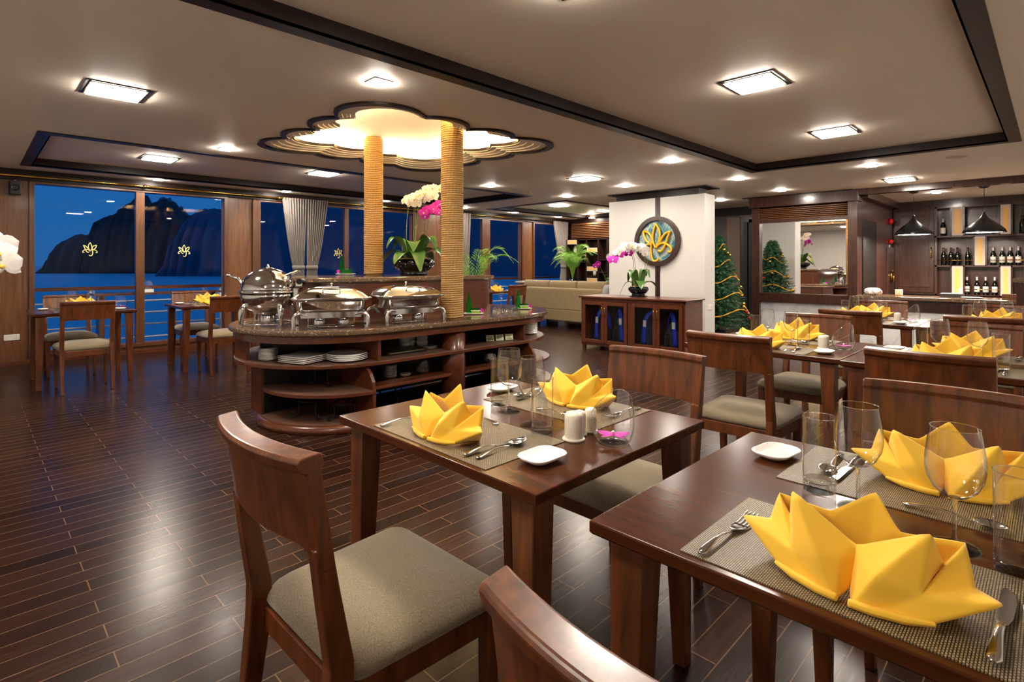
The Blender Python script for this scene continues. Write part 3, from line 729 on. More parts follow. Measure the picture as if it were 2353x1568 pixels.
# chafing dishes
def rect_chafer(x, y, rz, label):
    t = thing('rectangular_chafing_dish', label, 'chafing dish', (x, y, .745), rz); a, b = .245, .165
    P = rrect(.52, .35, .05, 5)
    g = G(); g.rings([[(px, py, z) for px, py in off(P, k_)] for z, k_ in ((.125, .05), (.130, .03), (.150, .012), (.205, .006), (.215, -.01), (.220, -.022), (.2235, -.024))]); g.build('water_pan', 'steel', t)
    P2 = rrect(.575, .405, .07, 5)
    g = G(); g.rings([[(px, py, z) for px, py in off(P2, k_)] for z, k_ in ((.2245, .0), (.232, -.003), (.238, .006), (.262, .035), (.285, .075), (.303, .12), (.313, .16), (.317, .195))]); lid = g.build('lid', 'steel', t)
    G().lathe([(0, .345), (.009, .342), (.011, .334), (.006, .326), (.005, .316), (.008, .314)][::-1], 14).build('lid_knob', 'steel', lid)
    g = G().tube(cr([(-.06, -.125, .292), (-.055, -.150, .300), (.055, -.150, .300), (.06, -.125, .292)], 5), .006, 8); g.build('lid_handle', 'steel', lid)
    g = G(); 
    for s in (-1, 1): g.bx(-a+.03, a-.03, s*(b-.01)-.003, s*(b-.01)+.003, .085, .125)
    for s in (-1, 1): g.bx(s*(a-.03)-.003, s*(a-.03)+.003, -b+.01, b-.01, .085, .125)
    g.build('stand_frame', 'steel', t)
    for sx_ in (-1, 1):
        for sy_ in (-1, 1):
            P3 = cr([(sx_*(a-.07), sy_*(b-.005), .108), (sx_*(a-.02), sy_*(b+.008), .120), (sx_*(a+.015), sy_*(b+.016), .098), (sx_*(a+.02), sy_*(b+.02), .05), (sx_*(a+.018), sy_*(b+.02), .0)], 5)
            n_ = len(P3); G().tube(P3, [.008+.010*min(1, i/(n_*.4)) if i < n_*.4 else .018-.004*(i/n_) for i in range(n_)], 10).build('leg', 'steel', t)
    for s in (-1, 1):
        g = G().lathe([(.040, .012), (.042, .016), (.042, .075), (.036, .080), (.036, .02), (0, .02)], 20, (s*.09, -.03, 0)); g.build('fuel_cup', 'steel', t)
    g = G()
    for yy in (-.09, .03): g.tube([(-.17, yy, .012), (.17, yy, .012)], .003, 6)
    for xx in (-.17, .17): g.tube([(xx, -.09, .012), (xx, .03, .012)], .003, 6); g.tube([(xx, -.03, .012), (xx, -.03, .095)], .003, 6)
    g.build('fuel_tray', 'steel', t)
    g = G().tube([(a+.035, -.05, .224), (a+.055, -.045, .226), (a+.055, .045, .226), (a+.035, .05, .224)], .006, 8); g.build('pan_handle', 'steel', t)
    return t
rect_chafer(2.01, 4.01, math.radians(-27), 'rectangular chafing dish next to the round one, middle of three')
rect_chafer(2.625, 3.90, math.radians(-6), 'rectangular chafing dish beside the front rope column')
t = thing('round_chafing_dish', 'round chafing dish with dome lid at the left end of the buffet', 'chafing dish', (1.71, 4.50, .745), math.radians(-40))
zc = .255
g = G().lathe([(.05, .095), (.10, .105), (.15, .13), (.19, .18), (.207, .235), (.205, .262)], 48); g.build('bowl', 'steel', t)
g = G().lathe([(.213, .262), (.216, .268), (.213, .275), (.205, .278)], 48, caps=False); g.build('rim_band', 'steel', t)
g = G().lathe([(.205, .270), (.203, .30), (.192, .345), (.168, .39), (.13, .425), (.08, .450), (.03, .462), (0, .464)], 48); ld = g.build('dome_lid', 'steel', t)
G().lathe([(.016, .460), (.018, .468), (.008, .474), (.010, .482), (.006, .490), (0, .492)], 16).build('lid_knob', 'steel', ld)
g = G().tube(cr([(.16, -.08, .40), (.23, -.06, .43), (.23, .06, .43), (.16, .08, .40)], 6), .008, 8); g.build('lid_handle', 'steel', ld)
g = G().tube(cr([(-.20, 0, .33), (-.23, 0, .37), (-.27, 0, .385), (-.31, 0, .40)], 6), [.012]*10+[.008]*9, 10); g.build('side_arm', 'steel', t)
g = G().lathe([(0, 0), (.016, 0), (.016, .02), (0, .022)], 12, (-.31, 0, .39)); g.build('arm_knob', 'steel', t)
g = G(); g.box((.235, 0, .25), (.05, .12, .10)); g.box((.25, 0, .33), (.06, .08, .05)); g.build('hinge_block', 'steel', t, bevel=.01)
G().tube([(.26, -.06, .35), (.26, .06, .35)], .022, 12).build('hinge_barrel', 'iron', t)
for i in range(4):
    a = PI/4+i*PI/2; c, s_ = math.cos(a), math.sin(a)
    P3 = cr([(.13*c, .13*s_, .15), (.175*c, .175*s_, .165), (.205*c, .205*s_, .13), (.213*c, .213*s_, .07), (.213*c, .213*s_, 0)], 5); n_ = len(P3)
    G().tube(P3, [.012+.012*math.sin(PI*min(1, i_/n_*1.1)) for i_ in range(n_)], 10).build('leg', 'steel', t)
g = G().tube([(.19*math.cos(a*PI/12), .19*math.sin(a*PI/12), .02) for a in range(24)], .005, 6, True); g.build('base_ring', 'steel', t)
G().lathe([(.058, .012), (.06, .016), (.06, .085), (.052, .09), (.052, .03), (0, .03)], 24).build('fuel_cup', 'steel', t)
G().lathe([(.07, .088), (.10, .10), (.10, .112)], 24, caps=False).build('heat_collar', 'steel', t)

# items on the counter top
def round_plate(r, th=.014):
    return G().lathe([(0, 0), (r*.6, 0), (r*.7, .004), (r, th), (r*.985, th+.002), (r*.72, .007), (0, .006)], 40)
def bottle_geo(g, h_=.20, r=.03, c=(0, 0, 0)):
    g.lathe([(r*.9, .0), (r, .006), (r, h_*.38), (r*.86, h_*.55), (r*.5, h_*.78), (r*.38, h_*.9), (r*.38, h_)], 24, c); return g
def sushi_set(x, y, z, rz, d, lying=False):
    pl = G(); P = rrect(.20, .14, .02, 4); pl.rings([[(px, py, zz) for px, py in off(P, k_)] for zz, k_ in ((0, .03), (.004, .025), (.013, 0), (.015, .001), (.008, .02))])
    o = tag(pl.build('serving_plate', 'china', None, (x, y, z), rz), 'white serving plate with green glass bottle, %s' % d, 'plate')
    c = lambda a, b: (x+rot2(a, b, rz)[0], y+rot2(a, b, rz)[1])
    q = c(-.045, .01); bt = thing('green_bottle', 'upright green glass bottle on the serving plate, %s' % d, 'bottle', (q[0], q[1], z+.008))
    bottle_geo(G(), .20, .028).build('bottle_glass', 'green', bt)
    q = c(.015, 0); g = G(); g.tube([(-.045, 0, .03), (.045, 0, .03)], .027, 16)
    if lying: tag(g.build('cut_green_bottle', 'green', None, (q[0], q[1], z+.008), rz), 'green glass bottle lying on the serving plate, %s' % d, 'bottle')
    else:
        g = G(); g.bx(-.04, .045, -.025, .025, 0, .028); g.cur = 1; g.bx(-.045, .05, -.03, .03, .028, .034); g.cur = 2; g.bx(-.05, .045, -.03, .03, .045, .05); g.bx(-.04, .04, -.02, .02, .034, .045)
        tag(g.build('green_sweets', ['palm', 'china', 'green'], None, (q[0], q[1], z+.008), rz), 'green layered sweets on the serving plate, %s' % d, 'food')
    q = c(.075, -.01) if not lying else c(-.075, -.02); g = flower_geo(G(), .7, 0, 1); g.xf(lambda a, b, e: (a, e, b+.026))
    tag(g.build('orchid_garnish', ['mpetal', 'wpetal'], None, (q[0], q[1], z+.008), rz+2.4), 'magenta orchid garnish on the serving plate, %s' % d, 'flower')
sushi_set(3.50, 4.03, .745, -.65, 'right of the front rope column')
sushi_set(4.28, 4.12, .745, -.65, 'at the right end of the counter')
sushi_set(2.88, 5.42, 1.12, -.7, 'left of the rear rope column', True)
ft = thing('champagne_flute', 'tall champagne flute among the glass beads on the counter', 'glass', (3.86, 4.02, .745))
G().lathe([(0, 0), (.032, 0), (.03, .003), (.004, .008), (.0032, .09), (.006, .105), (0, .108)], 24).build('foot_and_stem', 'glass', ft)
G().lathe([(.006, .104), (.018, .13), (.026, .16), (.028, .19), (.024, .24)], 24, caps=False).build('bowl', 'thin', ft)
rb = random.Random(5)
for i in range(16):
    a, r = rb.uniform(0, 6.28), rb.uniform(.05, .15); xx, yy = 3.88+r*math.cos(a), 4.03+.6*r*math.sin(a)
    rr = rb.uniform(.014, .024)
    tag(G().lathe([(rr*math.sin(PI*q/6), rr-rr*math.cos(PI*q/6)) for q in range(7)], 12, (0, 0, 0)).build('glass_pebble', 'glass', None, (xx, yy, .745)), 'clear glass pebble scattered around the champagne flute', 'glass bead', 'glass pebbles around the flute')
for i in range(3):
    tag(G().bx(-.09, .09, -.05, .05, 0, .007).build('glass_slab', 'thin', None, (4.08, 4.12, .745+i*.009), -.6), '%s clear glass slab in the short stack behind the flute' % ['bottom', 'middle', 'top'][i], 'glass tray')

# shelf contents
ORD = ['first', 'second', 'third', 'fourth', 'fifth', 'sixth', 'seventh', 'eighth', 'ninth', 'tenth', 'eleventh', 'twelfth']
def stack(name, mk, mat, n_, dz, x, y, z, rz, lab, cat, grp):
    p = None
    for i in range(n_):
        l = '%s, %s' % (lab, 'top' if i == n_-1 else ('bottom' if i == 0 else ORD[i]+' from bottom'))
        if p is None: p = tag(mk().build(name, mat, None, (x, y, z), rz), l, cat, grp)
        else: o = dup(p, (x+rj.uniform(-.002, .002), y+rj.uniform(-.002, .002), z+i*dz), rz, l, grp)
def sq_plate():
    P = rrect(.27, .27, .008, 2); g = G(); g.rings([[(px, py, zz) for px, py in off(P, k_)] for zz, k_ in ((0, .04), (.003, .03), (.015, 0), (.018, .001), (.009, .03))]); return g
z1 = .484
stack('small_plate', lambda: round_plate(.072, .012), 'china', 9, .0105, 1.66, 4.36, z1, 0, 'small round plate in the leftmost upper shelf stack', 'plate', 'small plates on the upper shelf')
stack('square_plate', sq_plate, 'china', 4, .0135, 1.82, 4.08, z1, .35, 'square white platter stacked beside the small plates', 'plate', 'square platters')
stack('dinner_plate', lambda: round_plate(.155, .022), 'china', 4, .0135, 2.09, 3.91, z1, 0, 'large round plate stacked by the shelf divider', 'plate', 'dinner plates')
for i in range(5): tag(G().bx(-.2, .2, -.13, .13, 0, .003).build('spare_placemat', 'weave' if i > 2 else 'iron', None, (2.60+.008*i, 3.98, z1+i*.0045), .06*i-.1), '%s placemat of the pile on the middle of the upper shelf' % ['bottom', 'second', 'third', 'fourth', 'top'][i], 'placemat', 'spare placemats')
bowl = lambda: G().lathe([(.03, 0), (.045, .004), (.052, .03), (.054, .048), (.050, .048), (.047, .03), (.03, .01), (0, .01)], 24)
for j_, (bx_, by_) in enumerate(((2.78, 4.15), (2.88, 4.22), (2.95, 4.12))):
    stack('steamer_bowl', bowl, 'china', 3, .046, bx_, by_, z1, 0, 'white bowl in the %s stack behind the placemats' % ['left', 'middle', 'right'][j_], 'bowl', 'stacked white bowls')
stack('small_dish', lambda: G().rings([[(a, b, zz) for a, b in off(rrect(.12, .10, .03, 5), k_)] for zz, k_ in ((0, .02), (.012, 0), (.014, .002), (.008, .02))]), 'china', 2, .013, 2.90, 3.93, z1, .3, 'oval white dish left of the column casing', 'dish', 'oval dishes')
stack('saucer', lambda: round_plate(.058, .01), 'china', 10, .0105, 2.52, 3.98, .2795, 0, 'saucer in the tall lower shelf stack', 'plate', 'saucers on the lower shelf')
stack('small_dish', lambda: G().rings([[(a, b, zz) for a, b in off(rrect(.09, .08, .03, 5), k_)] for zz, k_ in ((0, .02), (.012, 0), (.014, .002), (.008, .02))]), 'china', 2, .012, 2.64, 3.93, .2795, .3, 'small dish between the saucers and the shelf vase', 'dish', 'lower shelf dishes')
vaseP.put((2.80, 3.90, .2795), 2.2, 'slanted glass vase on the lower shelf of the buffet'); inflP.put((2.80, 3.90, .282), 1, 'orchid bloom in the vase on the buffet lower shelf')
stack('dinner_plate', lambda: round_plate(.115, .018), 'china', 12, .0135, 4.27, 4.04, z1, 0, 'round plate in the tall stack at the right end', 'plate', 'tall stack of plates at the right end')
# menu holders
for i in range(3):
    t = thing('card_holder', '%s of the three small framed cards on the buffet shelf' % ['left', 'middle', 'right'][i], 'card holder', (3.60+.10*i, 3.86+.03*(2-i), z1), math.radians(-25), 'small framed cards')
    pr_ = [(-.045, 0), (.03, 0), (-.03, .065)]
    G().rings([[(x_, y_, z_) for y_, z_ in pr_] for x_ in (-.045, .045)], False).build('wedge_block', 'black', t)
    g = G().add([(-.04, -.0475, .006), (.04, -.0475, .006), (.04, -.0315, .060), (-.04, -.0315, .060)], [(0, 1, 2, 3)]); g.xf(lambda x_, y_, z_: (x_, y_, z_)); cd_ = g.build('card', 'menu', t)
    g = G()
    for q in range(3): u = .016+.014*q; g.add([(-.028, -.0482+.3*(u-.006)*.98, u), (.028-.008*(q % 2), -.0482+.3*(u-.006)*.98, u), (.028-.008*(q % 2), -.0482+.3*(u-.001)*.98, u+.005), (-.028, -.0482+.3*(u-.001)*.98, u+.005)], [(0, 1, 2, 3)])
    g.build('card_print', 'ink', cd_)
# iron stands
def iron_stand(x, y, z, s, label, rz=0):
    t = thing('iron_stand', label, 'stand', (x, y, z), rz)
    g = G().tube([(.10*s*math.cos(a*PI/12), .10*s*math.sin(a*PI/12), .14*s) for a in range(24)], .006, 8, True); g.build('top_ring', 'iron', t)
    for i in range(3):
        a = i*2*PI/3; c, s_ = math.cos(a), math.sin(a)
        P3 = [(.10, .14), (.10, .04), (.115, .012), (.145, .006), (.165, .025), (.155, .045), (.138, .04)]
        G().tube(cr([(q*s*c, q*s*s_, w_*s) for q, w_ in P3], 5), .007, 8).build('scroll_leg', 'iron', t)
    return t
iron_stand(1.87, 4.05, .062, .95, 'black scrolled iron stand on the left base shelf, left one', .4)
iron_stand(2.03, 3.83, .062, .85, 'black scrolled iron stand on the left base shelf, right one', 1.0)
iron_stand(2.02, 4.12, .2795, .9, 'black iron stand on the shelf below the square plates', .2)
iron_stand(2.62, 4.10, .0505, 1.1, 'black iron stand under the saucer shelf', .2)
iron_stand(3.50, 3.98, .2795, .8, 'black iron stand on the shelf right of the column casing', .9)
# small teapot on right lower shelf
t = thing('cream_jug', 'small white jug on the lower shelf right of the column casing', 'jug', (3.62, 3.93, .2795))
G().lathe([(.03, 0), (.045, .02), (.045, .045), (.032, .07), (.036, .08)], 20).build('body', 'china', t); G().tube(cr([(.04, 0, .06), (.07, 0, .06), (.065, 0, .02), (.043, 0, .02)], 5), .005, 6).build('handle', 'china', t)

# ================================================================== PLANTS
def petal_mesh(matpair, s):
    o = flower_geo(G(), s).build('flower', matpair); return o
fl_cache = {}
def flower(kind, parent, p, d, s=1.0):
    key = (kind, round(s, 1))
    if key not in fl_cache:
        o = petal_mesh(['wpetal', 'ylip'] if kind == 'w' else ['mpetal', 'wpetal'], key[1]); fl_cache[key] = o
    else: o = fl_cache[key].copy(); S.collection.objects.link(o)
    o.parent = parent; o.location = p; o.rotation_euler = Vector(d).to_track_quat('Z', 'Y').to_euler(); return o
def leaf_geo(g, base, ang, L_, W, rise, droop):
    c, s = math.cos(ang), math.sin(ang)
    def f(u, v):
        r = L_*(u*.9+.02); z = rise*math.sin(PI*min(1, u*1.0)*.8)-droop*u*u; w_ = W*math.sin(PI*min(.97, u*.86+.12))**.7*(v-.5)*2
        z2 = z-abs(v-.5)*-.5*W
        return (base[0]+r*c-w_*s, base[1]+r*s+w_*c, base[2]+z2)
    return g.grid(f, 10, 4)
def orchid(x, y, z, label, potr, stems, nleaf=9, seed=1, bowl_h=.15, leafL=.26, fs=1.0, pot='potblack', saucer=False, lw=.038):
    rd = random.Random(seed); t = thing('potted_orchid', label, 'orchid', (x, y, z)); z0 = 0
    if saucer: G().lathe([(potr*.7, 0), (potr*.95, .018), (potr*.9, .02), (0, .012)], 28).build('saucer', pot, t); z0 = .016
    G().lathe([(potr*.62, z0), (potr*.66, z0+.02), (potr*.60, z0+.03), (potr*.80, z0+bowl_h*.38), (potr, z0+bowl_h*.68), (potr*.96, z0+bowl_h*.9), (potr*.86, z0+bowl_h), (potr*.80, z0+bowl_h), (potr*.8, z0+bowl_h-.02), (0, z0+bowl_h-.02)], 36).build('pot', pot, t)
    g = G(); hz = z0+bowl_h
    g.grid(lambda u, v: (potr*.78*u*math.cos(2*PI*v), potr*.78*u*math.sin(2*PI*v), hz+.030+.010*math.sin(9*v*2*PI+u*7)*u-.030*u), 5, 22); g.build('moss', 'moss', t)
    for i in range(nleaf):
        a = 2*PI*i/nleaf+rd.uniform(-.25, .25); g = G()
        leaf_geo(g, (.3*potr*math.cos(a), .3*potr*math.sin(a), hz), a, leafL*(rd.uniform(.8, 1.1) if i % 2 else rd.uniform(.55, .8)), lw*rd.uniform(.9, 1.25), rd.uniform(.08, .16) if i % 2 else rd.uniform(.17, .26), rd.uniform(.08, .22) if i % 2 else rd.uniform(.0, .08)); g.build('leaf', 'leaf', t)
    for st in stems:
        P = cr([Vector(p) for p in st['p']], 8); sm = G().tube(P, [.0045-.002*i/len(P) for i in range(len(P))], 6).build('flower_stem', 'stem', t)
        n_ = st['n']
        for i in range(n_):
            u = 1-st.get('span', .35)*(i/(n_-1) if n_ > 1 else 0); q = P[min(len(P)-1, int(u*(len(P)-1)))]
            sd = 1 if i % 2 else -1; dr_ = Vector(st.get('dir', (-.6, -.6, .1)))+Vector((rd.uniform(-.5, .5), rd.uniform(-.5, .5), rd.uniform(-.3, .3)))
            flower(st['k'], sm, q+Vector((rd.uniform(-.02, .02), rd.uniform(-.02, .02), -.015+rd.uniform(-.02, .015)))+dr_.normalized()*.025, dr_, fs*rd.choice((.9, 1.0, 1.1)))
        if st.get('buds', 0):
            g = G()
            for i in range(st['buds']): q = P[int((.2+.12*i)*(len(P)-1))]; g.lathe([(0, -.006), (.006, 0), (0, .006)], 6, q)
            g.build('stem_clips', 'ylip', sm)
    return t
# on the buffet: tangents: u = toward photo right is (+x,-y)
def R_(a, b, h_): s2 = .7071; return (a*s2+b*s2, -a*s2+b*s2, h_)      # a to the right, b away, h up
def st(pts, k, n, **kw): return dict(p=[R_(*q) for q in pts], k=k, n=n, **kw)
orchid(3.42, 4.93, 1.12, 'orchid with white and magenta blooms in a wide black bowl on the raised bar', .235,
       [st([(-.06, 0, .12), (-.08, 0, .45), (-.05, -.02, .75), (.02, -.05, .84), (-.04, -.12, .80)], 'w', 6, span=.4, buds=3),
        st([(-.03, .03, .12), (.01, .03, .45), (.02, .0, .72), (.10, -.03, .88), (.22, -.06, .86)], 'w', 8, span=.42, buds=4),
        st([(0, -.03, .12), (.03, -.02, .45), (.06, -.02, .78), (.16, -.04, .92), (.30, -.05, .94)], 'w', 8, span=.40, buds=4),
        st([(.04, .0, .12), (.10, 0, .40), (.12, -.02, .62), (.17, -.05, .72), (.28, -.1, .68)], 'm', 7, span=.42, buds=3),
        st([(.06, .04, .12), (.14, .03, .42), (.17, 0, .66), (.24, -.03, .76), (.34, -.06, .72)], 'm', 6, span=.4, buds=3),
        st([(.02, .06, .12), (-.02, .08, .5), (.0, .06, .76), (.05, .05, .84), (.14, .02, .84)], 'w', 6, span=.35)], 13, 3, .17, .34, 1.35, lw=.075)
orchid(6.78, 4.22, .77, 'orchid arching over the cabinet in front of the round emblem', .145,
       [st([(-.02, 0, .1), (-.06, 0, .40), (-.10, -.01, .60), (-.20, -.02, .68), (-.36, -.04, .56)], 'm', 7, span=.4),
        st([(0, 0, .1), (-.04, 0, .40), (-.08, 0, .64), (-.18, -.03, .74), (-.33, -.06, .64)], 'w', 7, span=.42),
        st([(.03, 0, .1), (.09, 0, .38), (.08, 0, .60), (.0, -.03, .72), (-.14, -.06, .74)], 'w', 7, span=.4),
        st([(.05, .02, .1), (.12, 0, .40), (.12, 0, .58), (.06, -.02, .70), (-.05, -.05, .72)], 'w', 6, span=.35)], 8, 9, .13, .28, 1.7, saucer=True, lw=.06)
# left edge orchid, mostly outside the picture
ps = thing('plant_stand', 'dark wooden plant stand outside the left edge under the cropped orchid', 'stand', (-.32, 2.72, 0))
G().bx(-.16, .16, -.16, .16, .70, .74).build('top', 'dark', ps)
for a in (-1, 1):
    for b in (-1, 1): G().bx(a*.13-.015, a*.13+.015, b*.13-.015, b*.13+.015, 0, .70).build('leg', 'dark', ps)
orchid(-.32, 2.72, .74, 'white and magenta orchid spray cropped by the left edge of the photo', .12,
       [dict(p=[(0, 0, .1), (-.02, .02, .45), (.08, .0, .66), (.27, .0, .66), (.43, -.03, .525)], k='w', n=7, span=.17, dir=(-.3, -1, .1)),
        dict(p=[(0, 0, .1), (.02, .05, .40), (.12, .06, .58), (.24, .03, .60), (.355, .01, .535)], k='m', n=5, span=.12, dir=(-.3, -1, .1))], 6, 12, .12, .2, 1.25)
orchid(9.7, 6.72, .74, 'white and magenta orchid between the sofa and the end wall shelves', .10,
       [st([(0, 0, .1), (.05, 0, .40), (.02, -.02, .62), (-.06, -.04, .70)], 'w', 6, span=.4, dir=(-.7, -.7, 0)),
        st([(0, 0, .1), (.06, 0, .35), (.12, -.02, .50), (.26, -.04, .44)], 'm', 6, span=.4, dir=(-.7, -.7, 0)),
        st([(-.05, 0, .1), (-.18, 0, .35), (-.26, -.02, .52), (-.30, -.04, .50)], 'm', 4, span=.25, dir=(-.7, -.7, 0))], 6, 5, .10, .2, 1.6, 'cream')
sd = thing('side_console', 'low dark console behind the sofa carrying the plants', 'console', (9.7, 7.3, 0))
G().bx(-.2, .2, -.8, 1.15, .70, .74).build('top', 'dark', sd)
for a in (-.7, 1.05): G().bx(-.17, .17, a-.02, a+.02, 0, .70).build('leg_panel', 'dark', sd)
def frond_geo(g, base, ang, L_, rise, droop, W=.09, nl=22):
    c, s = math.cos(ang), math.sin(ang)
    P = [Vector((base[0]+L_*u*c*(.35+.65*u), base[1]+L_*u*s*(.35+.65*u), base[2]+rise*math.sin(u*PI*.62)-droop*u**3)) for u in [i/14 for i in range(15)]]
    g.tube(P, [.005-.0038*i/14 for i in range(15)], 5)
    for i in range(nl):
        u = .25+.75*i/nl; q = u*14; k_ = min(13, int(q)); p = P[k_].lerp(P[k_+1], q-k_); tdir = (P[k_+1]-P[k_]).normalized()
        l_ = W*1.6*math.sin(PI*(u*.8+.1))+.03
        for sd_ in (-1, 1):
            side = Vector((-s, c, 0))*sd_; d = (side*.75+tdir*.8+Vector((0, 0, -.25))).normalized(); up_ = tdir.cross(d).normalized()
            w_ = .006; e = p+d*l_; mid = p+d*l_*.5+Vector((0, 0, .01)); nn = tdir*w_
            o = len(g.v); g.v += [tuple(p), tuple(mid-nn), tuple(e), tuple(mid+nn)]; g.f.append((o, o+1, o+2, o+3)); g.sm.append(False); g.mi.append(g.cur)
    return g
def palm(x, y, z, label, n_, L_, seed, potr=.14, poth=.26, long=None):
    rd = random.Random(seed); t = thing('potted_palm', label, 'palm', (x, y, z))
    G().lathe([(potr*.7, 0), (potr, poth), (potr*.9, poth), (potr*.88, poth-.03), (0, poth-.03)], 24).build('pot', 'potblack', t)
    for i in range(n_):
        a = 2*PI*i/n_+rd.uniform(-.3, .3); g = frond_geo(G(), (0, 0, poth-.03), a, L_*rd.uniform(.4, .8), L_*rd.uniform(.75, 1.15), L_*rd.uniform(0, .35), .09)
        g.build('frond', 'palm', t)
    if long: frond_geo(G(), (0, 0, poth-.03), *long, .13, 26).build('frond', 'palm', t)
    return t
palm(5.40, 6.22, 0, 'palm with one long arching frond behind the raised buffet bar', 9, .95, 4, .16, .55, (-PI/4, .60, 1.08, .26))
palm(9.7, 7.75, .745, 'bushy green palm rising behind the sofa', 34, .72, 8, .13, .16)
palm(6.2, 7.95, 0, 'dark leaved palm low by the window beyond the buffet', 9, .7, 18, .14, .25)

# christmas tree
def xmas_tree(x, y):
    rd = random.Random(11); t = thing('christmas_tree', 'green Christmas tree with gold garland standing behind the white wall', 'tree', (x, y, 0))
    G().tube([(0, 0, 0), (0, 0, 1.65)], [.03]+[.01], 8).build('trunk', 'dark', t)
    G().lathe([(.15, 0), (.17, .10), (.13, .18), (0, .18)], 20).build('tree_pot', 'black', t)
    g = G(); Hh = 1.72
    for k_ in range(1000):
        u = (k_/1000)**.85; z = .22+u*(Hh-.26); R0 = .47*(1-u)**.75+.05; a = k_*2.39996+rd.uniform(-.2, .2)
        L_ = R0*rd.uniform(.75, 1.1); c, s = math.cos(a), math.sin(a); up_ = rd.uniform(.0, .25)-.1*(1-u)
        p0 = Vector((0, 0, z)); p1 = Vector((L_*c, L_*s, z+L_*up_)); tv = (p1-p0).normalized(); sidev = Vector((-s, c, 0))
        m = int(16+60*L_)
        for q in range(m):
            v_ = .25+.75*q/m; p = p0.lerp(p1, v_); ph = rd.uniform(0, 6.28); d = (sidev*math.cos(ph)+Vector((0, 0, 1))*math.sin(ph)+tv*.9).normalized()
            e = p+d*rd.uniform(.035, .06); nn = tv.cross(d).normalized()*.0048
            o = len(g.v); g.v += [tuple(p-nn), tuple(p+nn), tuple(e)]; g.f.append((o, o+1, o+2)); g.sm.append(False); g.mi.append(0)
    g.build('foliage', 'needle', t)
    P = []
    for i in range(200): u = i/200; a = u*2*PI*5+.6; R0 = .45*(1-u)**.75+.05; P.append((R0*math.cos(a), R0*math.sin(a), .35+u*1.28-.04*math.sin(a*4)))
    G().tube(P, [.004+.007*(i % 2) for i in range(200)], 6).build('garland', 'gold', t)
    for i in range(26):
        u = rd.uniform(.02, .9); a = rd.uniform(0, 6.28); R0 = .46*(1-u)**.75+.04; z = .28+u*1.4
        G().lathe([(0, -.028), (.02, -.02), (.028, 0), (.02, .02), (0, .028)], 14, (R0*math.cos(a), R0*math.sin(a), z)).build('bauble', 'redp' if i % 5 == 0 else 'brass', t)
    g = G()
    for i in range(5):
        a = i*2*PI/5+.3; g.add([(0, .0, Hh-.02), (.03*math.cos(a-.6), .03*math.sin(a-.6), Hh), (.07*math.cos(a), .07*math.sin(a), Hh+.03), (.03*math.cos(a+.6), .03*math.sin(a+.6), Hh)], [(0, 1, 2, 3)])
    return t
xmas_tree(8.56, 3.86)

# ================================================================== CABINET WITH LIFE VESTS
cb = thing('display_cabinet', 'wooden cabinet with four glass doors below the round emblem', 'cabinet', (6.46, 4.16, 0), math.radians(3.5))
# local: x away from the camera side, y along the front
W2, Dp, Hc = .80, .56, .75
g = G(); g.bx(.0, Dp, -W2, -W2+.03, .06, Hc); g.bx(.0, Dp, W2-.03, W2, .06, Hc); g.bx(Dp-.02, Dp, -W2, W2, .06, Hc); g.bx(.03, Dp, -W2, W2, .06, .09); g.bx(0, .03, -.035, .035, .06, Hc); g.bx(0, .03, -W2, W2, .70, Hc); g.bx(0, .03, -W2, W2, .06, .10); g.build('carcass', 'red', cb, bevel=.003)
g = G(); g.bx(-.035, Dp+.02, -W2-.03, W2+.03, Hc, Hc+.025); g.build('cabinet_top', 'red', cb, bevel=.005)
g = G(); g.bx(.02, .5, -W2+.03, W2-.03, .09, .092); g.build('inner_lining', 'black', cb)
g = G(); g.bx(Dp-.03, Dp-.02, -W2+.03, W2-.03, .09, .73); g.build('inner_lining', 'black', cb)
for a in (-1, 1):
    for b in (.02, Dp-.05): G().bx(b, b+.04, a*(W2-.03)-.02, a*(W2-.03)+.02, 0, .06).build('foot', 'red', cb)
dw = (W2-.03-.035)/2
for i in range(4):
    y0 = (-W2+.03+i*dw) if i < 2 else (.035+(i-2)*dw); y1 = y0+dw; f_ = .05
    g = G()
    for q in ((y0, y0+f_, .10, .70), (y1-f_, y1, .10, .70), (y0+f_, y1-f_, .10, .10+f_), (y0+f_, y1-f_, .70-f_, .70)): g.bx(-.018, .0, q[0]+.002, q[1]-.002 if q[1] == y1 else q[1], q[2], q[3])
    d_ = g.build('door', 'red', cb, bevel=.003)
    G().bx(-.011, -.008, y0+f_, y1-f_, .15, .65).build('door_glass', 'cabglass', d_)
    yh = (y1-.025) if i % 2 == 0 else (y0+.025)
    G().tube(cr([(-.02, yh, .50), (-.045, yh, .505), (-.048, yh, .56), (-.045, yh, .615), (-.02, yh, .62)], 5), .007, 8).build('handle', 'brass', d_)
def vest(yl, lab, flip=1):
    c, s_ = math.cos(math.radians(3.5)), math.sin(math.radians(3.5)); wx, wy = 6.46+.2*c-yl*s_, 4.16+.2*s_+yl*c
    t = thing('life_vest', lab, 'life vest', (wx, wy, .092), math.radians(3.5), 'life vests in the cabinet')
    g = G(); g.rings([[(a, b, z) for a, b in rrect(.14*q, .26*w_, .05*q, 4)] for z, q, w_ in ((0, .8, .9), (.05, 1, 1), (.20, .95, .95), (.30, .7, .6), (.36, .4, .35))]); g.build('vest_body', 'vest', t)
    g = G().tube(cr([(-.075, flip*.05, .05), (-.09, flip*.04, .25), (-.06, flip*.015, .42), (-.01, flip*-.05, .48), (.03, flip*-.10, .36), (.03, flip*-.12, .2)], 6), .032, 8, flat=.25, up=(1, 0, 0)); sp = g.build('blue_strap', 'blue', t)
    G().box((-.092, flip*.03, .33), (.006, .045, .09)).build('name_patch', 'off', sp)
    for q in range(6): G().box((-.082, -flip*.06, .06+.03*q), (.01, .05, .012)).build('buckle_loop', 'iron', t)
